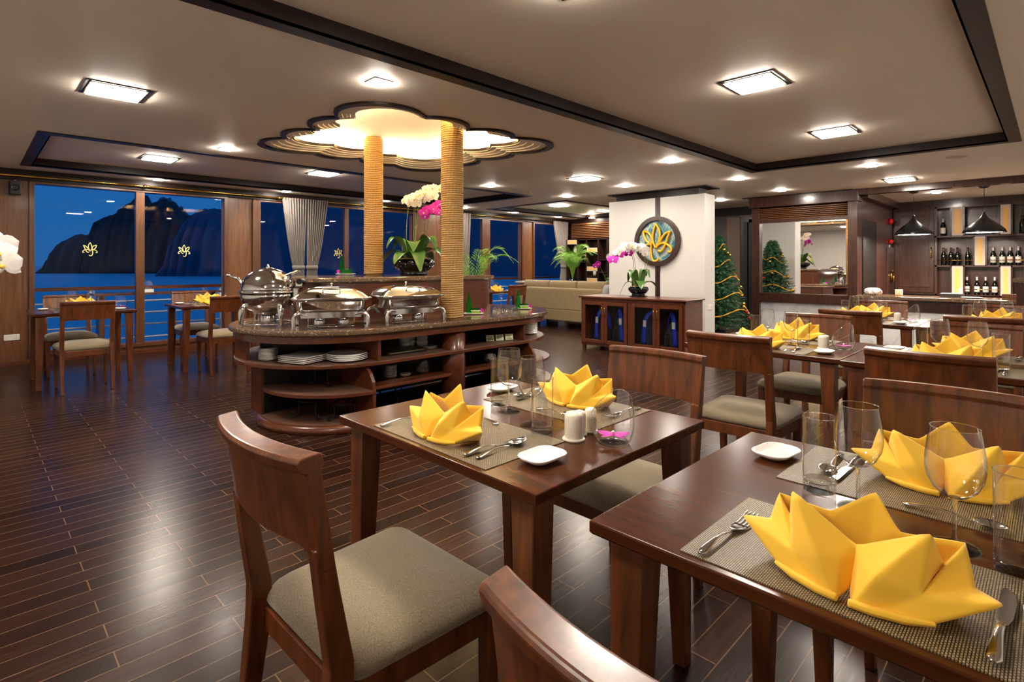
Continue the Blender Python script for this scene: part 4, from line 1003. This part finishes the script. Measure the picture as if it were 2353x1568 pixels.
for i, (yl, lb, fl) in enumerate(((.57, 'leftmost life vest behind the first glass door', 1), (.24, 'life vest behind the second glass door from the left', -1), (-.20, 'life vest behind the third glass door, widest blue strap', 1), (-.56, 'rightmost life vest behind the fourth glass door', -1))): vest(yl, lb, fl)

# ================================================================== EMBLEM AND LOGOS
strokes = [
 [(825, 960), (762, 850), (735, 720), (762, 540), (825, 372)], [(825, 372), (905, 520), (932, 660), (900, 810), (825, 960)],
 [(480, 545), (600, 575), (680, 655), (720, 760), (705, 870), (692, 1000), (702, 1150), (760, 1265), (850, 1265), (895, 1210)],
 [(480, 545), (512, 680), (570, 780), (660, 850)],
 [(720, 865), (600, 868), (500, 920), (448, 1000), (470, 1065), (545, 1050)],
 [(1200, 565), (1080, 620), (985, 720), (920, 835)], [(1200, 565), (1130, 720), (1085, 850), (1020, 985), (950, 1045), (885, 1018)],
 [(825, 960), (900, 880), (1000, 848), (1100, 870), (1190, 930), (1235, 1000), (1205, 1055), (1140, 1050)]]
def lotus(g, fn, r):
    for s_ in strokes: g.tube([fn((x-840)/420, (820-y)/420) for x, y, _ in cr([(a, b, 0) for a, b in s_], 5)], r, 8)
    return g
eb = thing('round_emblem', 'gold lotus emblem on a round glass disc on the white wall', 'emblem', (7.65, 4.41, 1.60))
# the disc sits in a ring frame; face looks to -x, photo right is -y
RO, RI = .39, .325
fr = [(RO, -.0), (RO, -.06), (RI, -.06), (RI, -.0)]
g = G(); n_ = 48; R = []
for j_ in range(n_+1):
    a = 2*PI*j_/n_; R.append([(dx, r*math.cos(a), r*math.sin(a)) for r, dx in fr])
g.rings([[q for q in rr_] for rr_ in R], False, False, False); g.build('ring_frame', 'dark', eb)
t = NT('teal_disc'); p_ = t.pr(None, .12); f_ = t.noise(t.coord((1, 2.2, 2.2)), 2.0, 4, .6, 1.0); t.L(t.ramp(f_, [(.32, lin((18, 62, 88))), (.46, lin((92, 140, 150))), (.55, lin((176, 190, 184))), (.68, lin((70, 110, 124)))]), p_.inputs['Base Color']); M['teal'] = t.m
g = G(); g.rings([[(-.012, RI*math.cos(2*PI*q/n_), RI*math.sin(2*PI*q/n_)) for q in range(n_)], [(-.002, RI*math.cos(2*PI*q/n_), RI*math.sin(2*PI*q/n_)) for q in range(n_)]], False); g.build('glass_disc', 'teal', eb)
lotus(G(), lambda a, b: (-.045, -a*.275, b*.275-.015), .018).build('lotus_relief', 'gold', eb)
for i, (x_, s_) in enumerate(((1.135, .082), (2.235, .080), (4.66, .08))) :
    g = lotus(G(), lambda a, b: (-a*s_, 0, b*s_), .006 if i < 2 else .006); g.xf(lambda a, b, c: (a, b*.2, c))
    tag(g.build('lotus_decal', 'decal', None, (x_, YN+.0475, 1.44)), 'cream lotus logo on the %s window pane' % ['first', 'second', 'middle, behind the green bottles,', 'far right'][i], 'logo')

# ================================================================== CURTAINS, ROD, SPEAKER, OUTLETS
rd_ = thing('curtain_rod', 'long brass curtain rod along the top of the window wall', 'curtain rod', (0, YN-.10, 2.315))
G().tube([(XS, 0, 0), (3.58, 0, 0)], .014, 10).build('rod', 'brass', rd_); G().tube([(4.3, 0, 0), (10.6, 0, 0)], .014, 10).build('rod', 'brass', rd_)
G().tube([(3.58, 0, 0), (4.3, 0, 0)], .012, 10).build('rod', 'brass', rd_)
for x_ in (1.72, 3.56, 7.0, 10.6):
    G().lathe([(0, -.03), (.024, -.02), (.03, 0), (.024, .02), (0, .03)], 14, (x_, 0, 0)).build('rod_bracket', 'brass', rd_)
def curtain(x0, x1, gx, gw, label, n_=9):
    t = thing('curtain', label, 'curtain', (0, YN-.12, 0), 0, 'grey curtains')
    def f(u, v):
        z = 2.33-2.28*v; tie = 1.19
        if z > tie: k_ = ((z-tie)/(2.33-tie))**.75
        else: k_ = min(.45, (tie-z)*.8)
        c = (x0+x1)/2*k_+gx*(1-k_) if z > tie else gx; hw = (x1-x0)/2*k_+gw*(1-k_)
        return (c+(u-.5)*2*hw, .035*(.35+.65*k_)*math.sin(u*n_*2*PI), z)
    G().grid(f, n_*10, 40).build('drape', 'curtain', t)
    g = G().tube([(gx+gw*1.15*math.cos(a*PI/8), .04*math.sin(a*PI/8), 1.19) for a in range(16)], .035, 6, True, flat=.2, up=(1, 0, 0)); g.xf(lambda a, b, c: (a, b, c)); g.build('tieback', 'curtain', t)
curtain(3.60, 4.00, 3.87, .09, 'left drape of the tied grey curtain pair behind the chafing dishes')
curtain(4.00, 4.38, 4.10, .085, 'right drape of the tied grey curtain pair behind the chafing dishes')
curtain(6.95, 7.62, 7.36, .20, 'grey curtain partly hidden behind the front rope column')
curtain(10.35, 10.9, 10.75, .10, 'grey curtain in the far corner beside the wall shelves')
t = thing('wall_speaker', 'small dark loudspeaker mounted high at the left of the window wall', 'speaker', (.40, YN-.0, 2.17))
G().bx(-.055, .055, -.09, -.01, -.085, .085).build('case', 'darkplastic', t, bevel=.012, seg=3)
g = G().lathe([(0, 0), (.02, .004), (.036, .0), (.040, .006), (.04, 0)], 24); g.xf(lambda a, b, c: (a, -.09-c, b)); g.build('cone', 'black', t)
G().bx(-.01, .01, -.02, .0, .06, .11).build('bracket', 'off', t)
def outlet(loc, rz, label):
    t = thing('wall_socket', label, 'socket', loc, rz); G().bx(-.072, .072, -.008, 0, -.036, .036).build('plate', 'off', t, bevel=.003)
    for x_ in (-.04, .04): G().bx(x_-.018, x_+.018, -.010, -.008, -.02, .02).build('insert', 'cream', t)
outlet((.37, YN, .345), 0, 'white double socket low on the panelled wall at the left')
outlet((7.80, 3.64, .60), 0, 'white switch plate low on the narrow end of the white wall')

# ================================================================== CEILING LIGHTS
def small_light(x, y, label, z=H):
    t = thing('square_downlight', label, 'light', (x, y, z), 0, 'small square downlights')
    G().bx(-.052, .052, -.052, .052, -.015, 0).build('diffuser', 'l_small', t)
    g = G(); g.ringplate(rect(-.064, .064, -.064, .064), rect(-.052, .052, -.052, .052), -.006, 0); g.build('frame', 'canetrim', t)
def big_light(x, y, z, label):
    t = thing('panel_light', label, 'light', (x, y, z), 0, 'large square panel lights')
    G().bx(-.145, .145, -.145, .145, -.020, 0).build('diffuser', 'l_big', t)
    g = G(); g.ringplate(rect(-.18, .18, -.18, .18), rect(-.150, .150, -.150, .150), -.006, 0); g.build('frame', 'iron', t)
    g = G(); g.ringplate(rect(-.160, .160, -.160, .160), rect(-.153, .153, -.153, .153), -.010, -.005); g.build('bright_edge', 'brass', t)
for x, y, l in ((1.85, 3.05, 'above and left of the cloud recess'), (1.83, 8.65, 'over the leftmost window tables, near the curtain rod'), (1.83, 5.9, 'left of the cloud recess tip'), (3.55, 8.6, 'at the top of the tied curtain'),
                (5.35, 8.6, 'between the rope columns near the window wall'), (5.45, 5.9, 'right of the front rope column'), (7.13, 8.52, 'at the notch between the two left ceiling trays'), (8.6, 8.5, 'over the window beyond the buffet, nearer one'),
                (10.1, 8.5, 'over the far corner window'), (7.2, 5.88, 'before the far left ceiling tray'), (6.86, 4.49, 'just left of the big beam end'), (5.58, 3.05, 'nearest the corner of the large beam'),
                (7.39, 3.04, 'right under the big beam corner'), (8.98, 3.03, 'in front of the mirror cornice'), (7.49, 1.53, 'beyond the right ceiling tray, near the speaker grille'), (10.9, 8.1, 'above the far shelves'), (9.59, 4.27, 'peeking out right of the white wall top')):
    small_light(x, y, 'small square downlight '+l)
small_light(11.0, 1.35, 'small square downlight over the bar back shelves')
for x, y, z, l in ((.70, 4.47, H, 'at the upper left of the photo'), (3.42, 7.05, H+.08, 'inside the left tray behind the cloud recess'), (1.58, 7.42, H+.08, 'inside the left tray above the window tables'), (5.88, 4.49, H, 'beside the smoke detector'),
                   (8.75, 7.35, H+.08, 'inside the far left tray, nearer one'), (10.33, 7.3, H+.08, 'inside the far left tray, beside the white wall'), (3.81, 1.457, H+.08, 'largest, inside the right tray'), (5.75, 1.465, H+.08, 'inside the right tray by its far corner'), (9.0, 1.50, H, 'in front of the bar beam')):
    big_light(x, y, z, 'large square panel light '+l)
for x, y in ((-.12, 1.46), (1.80, 1.46)): big_light(x, y, H+.08, 'large square panel light in the right tray above the picture, %s' % ('nearer' if x < 1 else 'farther'))
t = thing('smoke_detector', 'round white smoke detector on the ceiling', 'detector', (5.42, 4.40, H)); G().lathe([(0, -.05), (.035, -.045), (.055, -.02), (.055, 0), (0, 0)], 24).build('housing', 'off', t)
t = thing('ceiling_speaker', 'round flush speaker grille in the ceiling at the right', 'speaker', (7.57, .76, H)); G().lathe([(0, -.004), (.085, -.004), (.10, 0), (0, 0)], 32).build('grille', 'canetrim', t)

# ================================================================== SOFA AREA AND END WALL
sf = thing('sofa', 'long beige sofa seen from behind beyond the buffet', 'sofa', (8.15, 6.85, 0))
g = G(); g.bx(.0, .12, -1.0, 1.15, .14, .36); g.bx(.12, .9, -1.0, 1.15, .16, .36); g.build('base', 'sofa', sf, bevel=.02, seg=3)
g = G(); g.rings([[(.0+(.36-.0)*0+a, b, z) for a, b in rect(x0_, x0_+.12, -1.0+i_, 1.15)] for z, x0_, i_ in ((.36, 0, 0), (.60, .02, 0), (.74, .035, .02), (.775, .05, .06))], False); g.build('back', 'sofa', sf, bevel=.015, seg=3)
for i in range(3):
    g = G(); y0 = -.98+i*.71; P = rrect(.18, .69, .05, 4, .0, 0); g.rings([[(a*q+.26, b*(.96+.04*q)+y0+.35, z) for a, b in P] for z, q in ((.45, .8), (.5, 1), (.80, 1), (.88, .85), (.915, .45))]); g.build('back_cushion', 'sofa', sf)
g = G(); g.rings([[(a+.30, b-1.03, z) for a, b in rrect(.55*q, .12, .04*q, 4)] for z, q in ((.16, 1), (.68, 1), (.78, .9), (.86, .6))]); g.build('armrest', 'sofa2', sf)
for a, b in ((.08, -.85), (.08, 1.0), (.8, -.85), (.8, 1.0)): G().lathe([(.022, 0), (.03, .16)], 12, (a, b, 0)).build('leg', 'panel', sf)
ct = thing('coffee_table', 'low table with white top beyond the sofa back', 'table', (9.0, 8.2, 0)); G().bx(-.4, .4, -.3, .3, .84, .87).build('top', 'white', ct); G().bx(-.05, .05, -.05, .05, 0, .84).build('pedestal', 'dark', ct)
bk = thing('wall_shelving', 'tall dark wall shelving with cane panels in the far corner', 'shelving', (11.1, 8.2, 0))
g = G()
for y_ in (-.62, -.35, -.0, .28, .62): g.bx(-.30, 0, y_-.015, y_+.015, 0, 1.87)
for z_, y0, y1 in ((1.86, -.62, .62), (1.35, -.62, -.35), (1.05, -.62, -.35), (.78, -.62, .62), (1.62, -.35, 0), (1.22, .28, .62), (1.50, .28, .62), (.95, -.35, 0), (1.30, 0, .28), (.4, -.62, .62)): g.bx(-.30, 0, y0, y1, z_-.012, z_+.012)
g.bx(-.02, 0, -.62, .62, 0, 1.87); g.build('frame', 'dark', bk)
for y0, y1, z0 in ((.30, .60, 1.75), (.30, .60, 1.38), (-.33, -.02, 1.54), (-.33, -.02, 1.08), (-.33, -.02, .80)):
    pf = G().bx(-.305, -.29, y0, y1, z0, z0+.11).build('panel_frame', 'canetrim', bk); G().bx(-.308, -.304, y0+.03, y1-.03, z0+.025, z0+.085).build('cane_panel', 'cane', pf)
lv = thing('air_louvre', 'wooden slatted air louvre above the far wall shelving', 'louvre', (11.08, 8.2, 1.9))
G().bx(-.06, .0, -.64, .64, -.0, .38).build('louvre_box', 'dark', lv)
for i in range(9): g = G().box((-.085, 0, .03+i*.042), (.06, 1.22, .010)); g.xf(lambda x, y, z: (x, y, z+(x+.085)*.6)); g.build('slat', 'panel', lv)
for (y_, z_, s_, l, m_) in ((8.65, 1.512, 1.0, 'cream vase on the upper left niche of the far shelving', 'cream'), (8.05, .962, .9, 'cream pot behind the magenta orchid on the far shelving', 'cream'), (8.33, 1.312, .9, 'slim wooden bottle vase on the far shelving', 'panel')):
    prof = [(.04, 0), (.055, .05), (.05, .12), (.025, .17), (.03, .18)] if m_ == 'cream' else [(.03, 0), (.04, .05), (.015, .12), (.012, .28)]
    tag(G().lathe([(a*s_, b*s_) for a, b in prof], 18).build('vase', m_, None, (10.95, y_, z_)), l, 'vase')

# ================================================================== BAR
br = thing('bar_counter', 'bar counter with brown marble top right of the mirror', 'bar counter', (9.62, .7, 0))
g = G(); g.bx(-.06, .55, -1.4, 1.46, .715, .765); g.build('marble_top', 'stone', br, bevel=.006)
g = G(); g.bx(.0, .5, -1.4, 1.46, .55, .715); g.build('front_rail', 'bar', br); G().bx(.02, .5, -1.4, 1.46, 0, .55).build('marble_front', 'marble', br)
rb_ = thing('raised_bar_block', 'brown block with stone top at the right edge of the photo', 'counter', (9.1, -.05, 0))
G().bx(-.45, .4, -.5, .37, 0, 1.02).build('body', 'bar', rb_); G().bx(-.48, .42, -.52, .40, 1.02, 1.07).build('stone_top', 'stone', rb_, bevel=.006)
cbn = thing('bar_wall_cabinet', 'tall dark wall cabinet with one door behind the bar', 'cabinet', (12.3, 1.85, 0))
G().bx(0, .2, -.34, .30, .70, 2.27).build('carcass', 'bar', cbn)
dd = G().bx(-.025, .0, -.31, .28, .73, 2.22).build('door', 'bar', cbn, bevel=.004)
g = G()
for a, b, c, d in ((-.24, .20, .82, .835), (-.24, .20, 2.12, 2.135), (-.24, -.225, .82, 2.135), (.185, .20, .82, 2.135)): g.bx(-.035, -.025, a, b, c, d)
g.build('door_moulding', 'bar', dd, bevel=.003)
G().tube(cr([(-.03, -.27, 1.36), (-.06, -.27, 1.38), (-.06, -.27, 1.50), (-.03, -.27, 1.54)], 5), .012, 8).build('door_handle', 'brass', dd)
sh = thing('bar_shelf_unit', 'dark shelf unit holding wine bottles behind the bar', 'shelving', (12.2, 0, 0))
g = G(); g.bx(.25, .3, -.7, 1.52, .70, 2.27)
for z_ in (.70, 1.21, 1.73, 2.25): g.bx(0, .3, -.7, 1.52, z_-.015, z_+.015)
for y_ in (1.505, -.69): g.bx(0, .3, y_-.015, y_+.015, .70, 2.27)
for y_, z0 in ((1.29, 1.73), (1.12, 1.73), (.655, 1.73), (.51, 1.73), (.985, 1.21), (.83, 1.21), (1.29, .7), (1.12, .7), (.655, .7), (.51, .7)): g.bx(0, .3, y_-.012, y_+.012, z0, z0+.52)
g.bx(0, .3, -.7, 1.52, .0, .70)
g.build('frame', 'bar', sh)
for y0, y1, z0 in ((1.13, 1.28, 1.745), (.52, .645, 1.745), (.84, .975, 1.225), (1.13, 1.28, .715), (.52, .645, .715)):
    pf = G().bx(-.012, 0, y0, y1, z0, z0+.49).build('panel_frame', 'canetrim', sh); G().bx(-.015, -.011, y0+.035, y1-.035, z0+.035, z0+.455).build('cane_panel', 'cane', pf)
for y0, y1, z_ in ((.99, 1.49, 1.31), (-.6, .82, 1.31), (.66, 1.11, .81), (.66, 1.11, 1.80)): G().tube([(-.01, y0, z_), (-.01, y1, z_)], .006, 8).build('brass_rail', 'brass', sh)
def wine_bottle(foil, label):
    t = thing('wine_bottle', '', 'bottle'); h_ = .31
    G().lathe([(.034, 0), (.037, .006), (.037, .17), (.030, .205), (.015, .235), (.014, h_)], 20).build('bottle_glass', 'wine', t)
    G().lathe([(.0145, .245), (.0155, .25), (.0155, h_), (0, h_+.002)], 16).build('capsule', foil, t)
    if label: 
        lb_ = G().lathe([(.0375, .045), (.0378, .046), (.0378, .145), (.0375, .146)], 20, caps=False).build('paper_label', 'label', t)
        if label == 2: G().lathe([(.0381, .085), (.0381, .098)], 20, caps=False).build('red_band', 'labelred', lb_)
    return t
wbA, wbB, wbC = Proto(wine_bottle('foilred', 0)), Proto(wine_bottle('foil', 1)), Proto(wine_bottle('foil', 2))
def Yat(px, X=12.3): t_ = (px-1176.5)/1248; return X*(1-t_)/(1+t_)
pos = ['first', 'second', 'third', 'fourth']
for i, px in enumerate((2168, 2185, 2200, 2224)): wbA.put((12.3, Yat(px), 1.225), 0, '%s dark wine bottle from the left on the middle bar shelf' % pos[i], 'wine bottles behind the bar')
for i, px in enumerate((2282, 2303, 2321, 2340)): (wbB if i < 2 else wbC).put((12.3, Yat(px), 1.225), 0, '%s labelled bottle right of the cane panel on the middle bar shelf' % pos[i], 'wine bottles behind the bar')
for i, px in enumerate((2222, 2245, 2265, 2286)): (wbC if i in (1, 2) else wbB).put((12.3, Yat(px), .715), 0, '%s bottle from the left on the bottom bar shelf' % pos[i], 'wine bottles behind the bar')
wbB.put((12.3, Yat(2167), 1.745), 0, 'single bottle with big cream label on the top left bar shelf', 'wine bottles behind the bar')
wbA.put((12.3, Yat(2349), 1.745), 0, 'dark bottle on the top bar shelf at the right photo edge', 'wine bottles behind the bar')
for i, px in enumerate((2233, 2254, 2276)):
    t = thing('spirit_bottle', '%s squat bottle behind the right pendant lamp' % ['left', 'middle', 'right'][i], 'bottle', (12.3, Yat(px), 1.745)); G().lathe([(.05, 0), (.052, .01), (.05, .10), (.03, .14), (.015, .17), (.015, .20)], 18).build('bottle_glass', 'wine', t); G().lathe([(.0525, .03), (.0525, .09)], 18, caps=False).build('paper_label', 'label', t)
# things on the bar counter
g = G().grid(lambda u, v: ((.075*math.sin(PI*u)*(1+.30*math.sin(7*v*2*PI+u*5)))*math.cos(2*PI*v), (.10*math.sin(PI*u)*(1+.25*math.sin(5*v*2*PI+u*9)))*math.sin(2*PI*v), .058-.055*math.cos(PI*u)+.012*math.sin(9*v*2*PI)*math.sin(PI*u)), 16, 48)
tag(g.build('crumpled_towel', 'towel', None, (9.85, 1.98, .765)), 'crumpled white towel on the bar counter beside the mirror frame', 'towel')
tag(G().lathe([(.045, 0), (.05, .01), (.05, .085), (.045, .09), (0, .085)], 20).build('cream_candle', 'candle', None, (10.0, 1.68, .765)), 'cream pillar candle on the bar counter', 'candle')
tag(round_plate(.12, .015).build('tray_plate', 'china', None, (9.85, .82, .765)), 'white plate lying on the bar counter below the bottle shelves', 'plate')
for i in range(4): tag(G().bx(-.06, .06, -.08, .08, 0, .018).build('wooden_coaster_box', 'panel', None, (9.72, .42, .765+i*.02)), '%s flat tan box in the small stack on the bar' % ['bottom', 'second', 'third', 'top'][i], 'box')
t = thing('paper_tray', 'dark tray with papers on the bar counter', 'tray', (10.02, 1.05, .765)); G().bx(-.08, .08, -.13, .13, 0, .05).build('tray_box', 'darkplastic', t); G().bx(-.07, .07, -.11, .12, .05, .056).build('paper_sheets', 'off', t); G().box((.0, -.09, .09), (.06, .03, .08)).build('card_stack', 'label', t)
t = thing('chrome_tap', 'chrome tap fitting beside the brown block at the right edge', 'tap', (9.72, .30, .765)); G().lathe([(.05, 0), (.035, .02), (.02, .08), (.045, .15), (.05, .2), (.02, .25), (0, .26)], 20).build('tap_body', 'steel', t)
for i in range(2): tag(G().lathe([(0, 0), (.07, .0), (.08, .012), (0, .012)], 20).build('stacked_saucer', 'china', None, (9.0, .12, 1.07+i*.014)), '%s saucer on top of the brown block' % ['lower', 'upper'][i], 'plate')
# fire alarm bells
for z_, s_, l in ((2.03, .75, 'red round fire alarm bell high on the bar side wall'), (1.66, .6, 'red fire alarm call point below the bell')):
    t = thing('fire_alarm', l, 'alarm', (12.0, 2.16, z_)); g = G().lathe([(.07*s_, 0), (.075*s_, .02), (.06*s_, .05), (.02*s_, .062), (0, .063)], 20); g.xf(lambda a, b, c: (a, -c, b)); g.build('bell', 'redp', t)
G().bx(-.006, .006, -.01, .0, -.28, -.06).build('conduit', 'off', t)
# pendant lamps
for x_, y_, l in ((10.5, 1.57, 'left black pendant lamp over the bar'), (10.5, .735, 'right black pendant lamp over the bar')):
    t = thing('pendant_lamp', l, 'lamp', (x_, y_, 1.70))
    R0 = .25
    sh_ = G().lathe([(R0, .0), (R0*1.0, .012), (R0*.93, .05), (R0*.74, .105), (R0*.48, .160), (R0*.26, .205), (R0*.12, .25), (R0*.06, .29), (R0*.05, .31)], 40, caps=False).build('lamp_shade', 'shade', t)
    m_ = sh_.modifiers.new('s', 'SOLIDIFY'); m_.thickness = .003
    G().lathe([(R0*.96, .012), (0, .012)], 40, caps=False).build('glowing_disc', 'l_pend', t)
    G().tube([(0, 0, .30), (0, 0, .66)], .004, 6).build('cable', 'iron', t); G().lathe([(.07, .70), (.068, .68), (.04, .655), (0, .65)][::-1], 20).build('ceiling_rose', 'black', t)
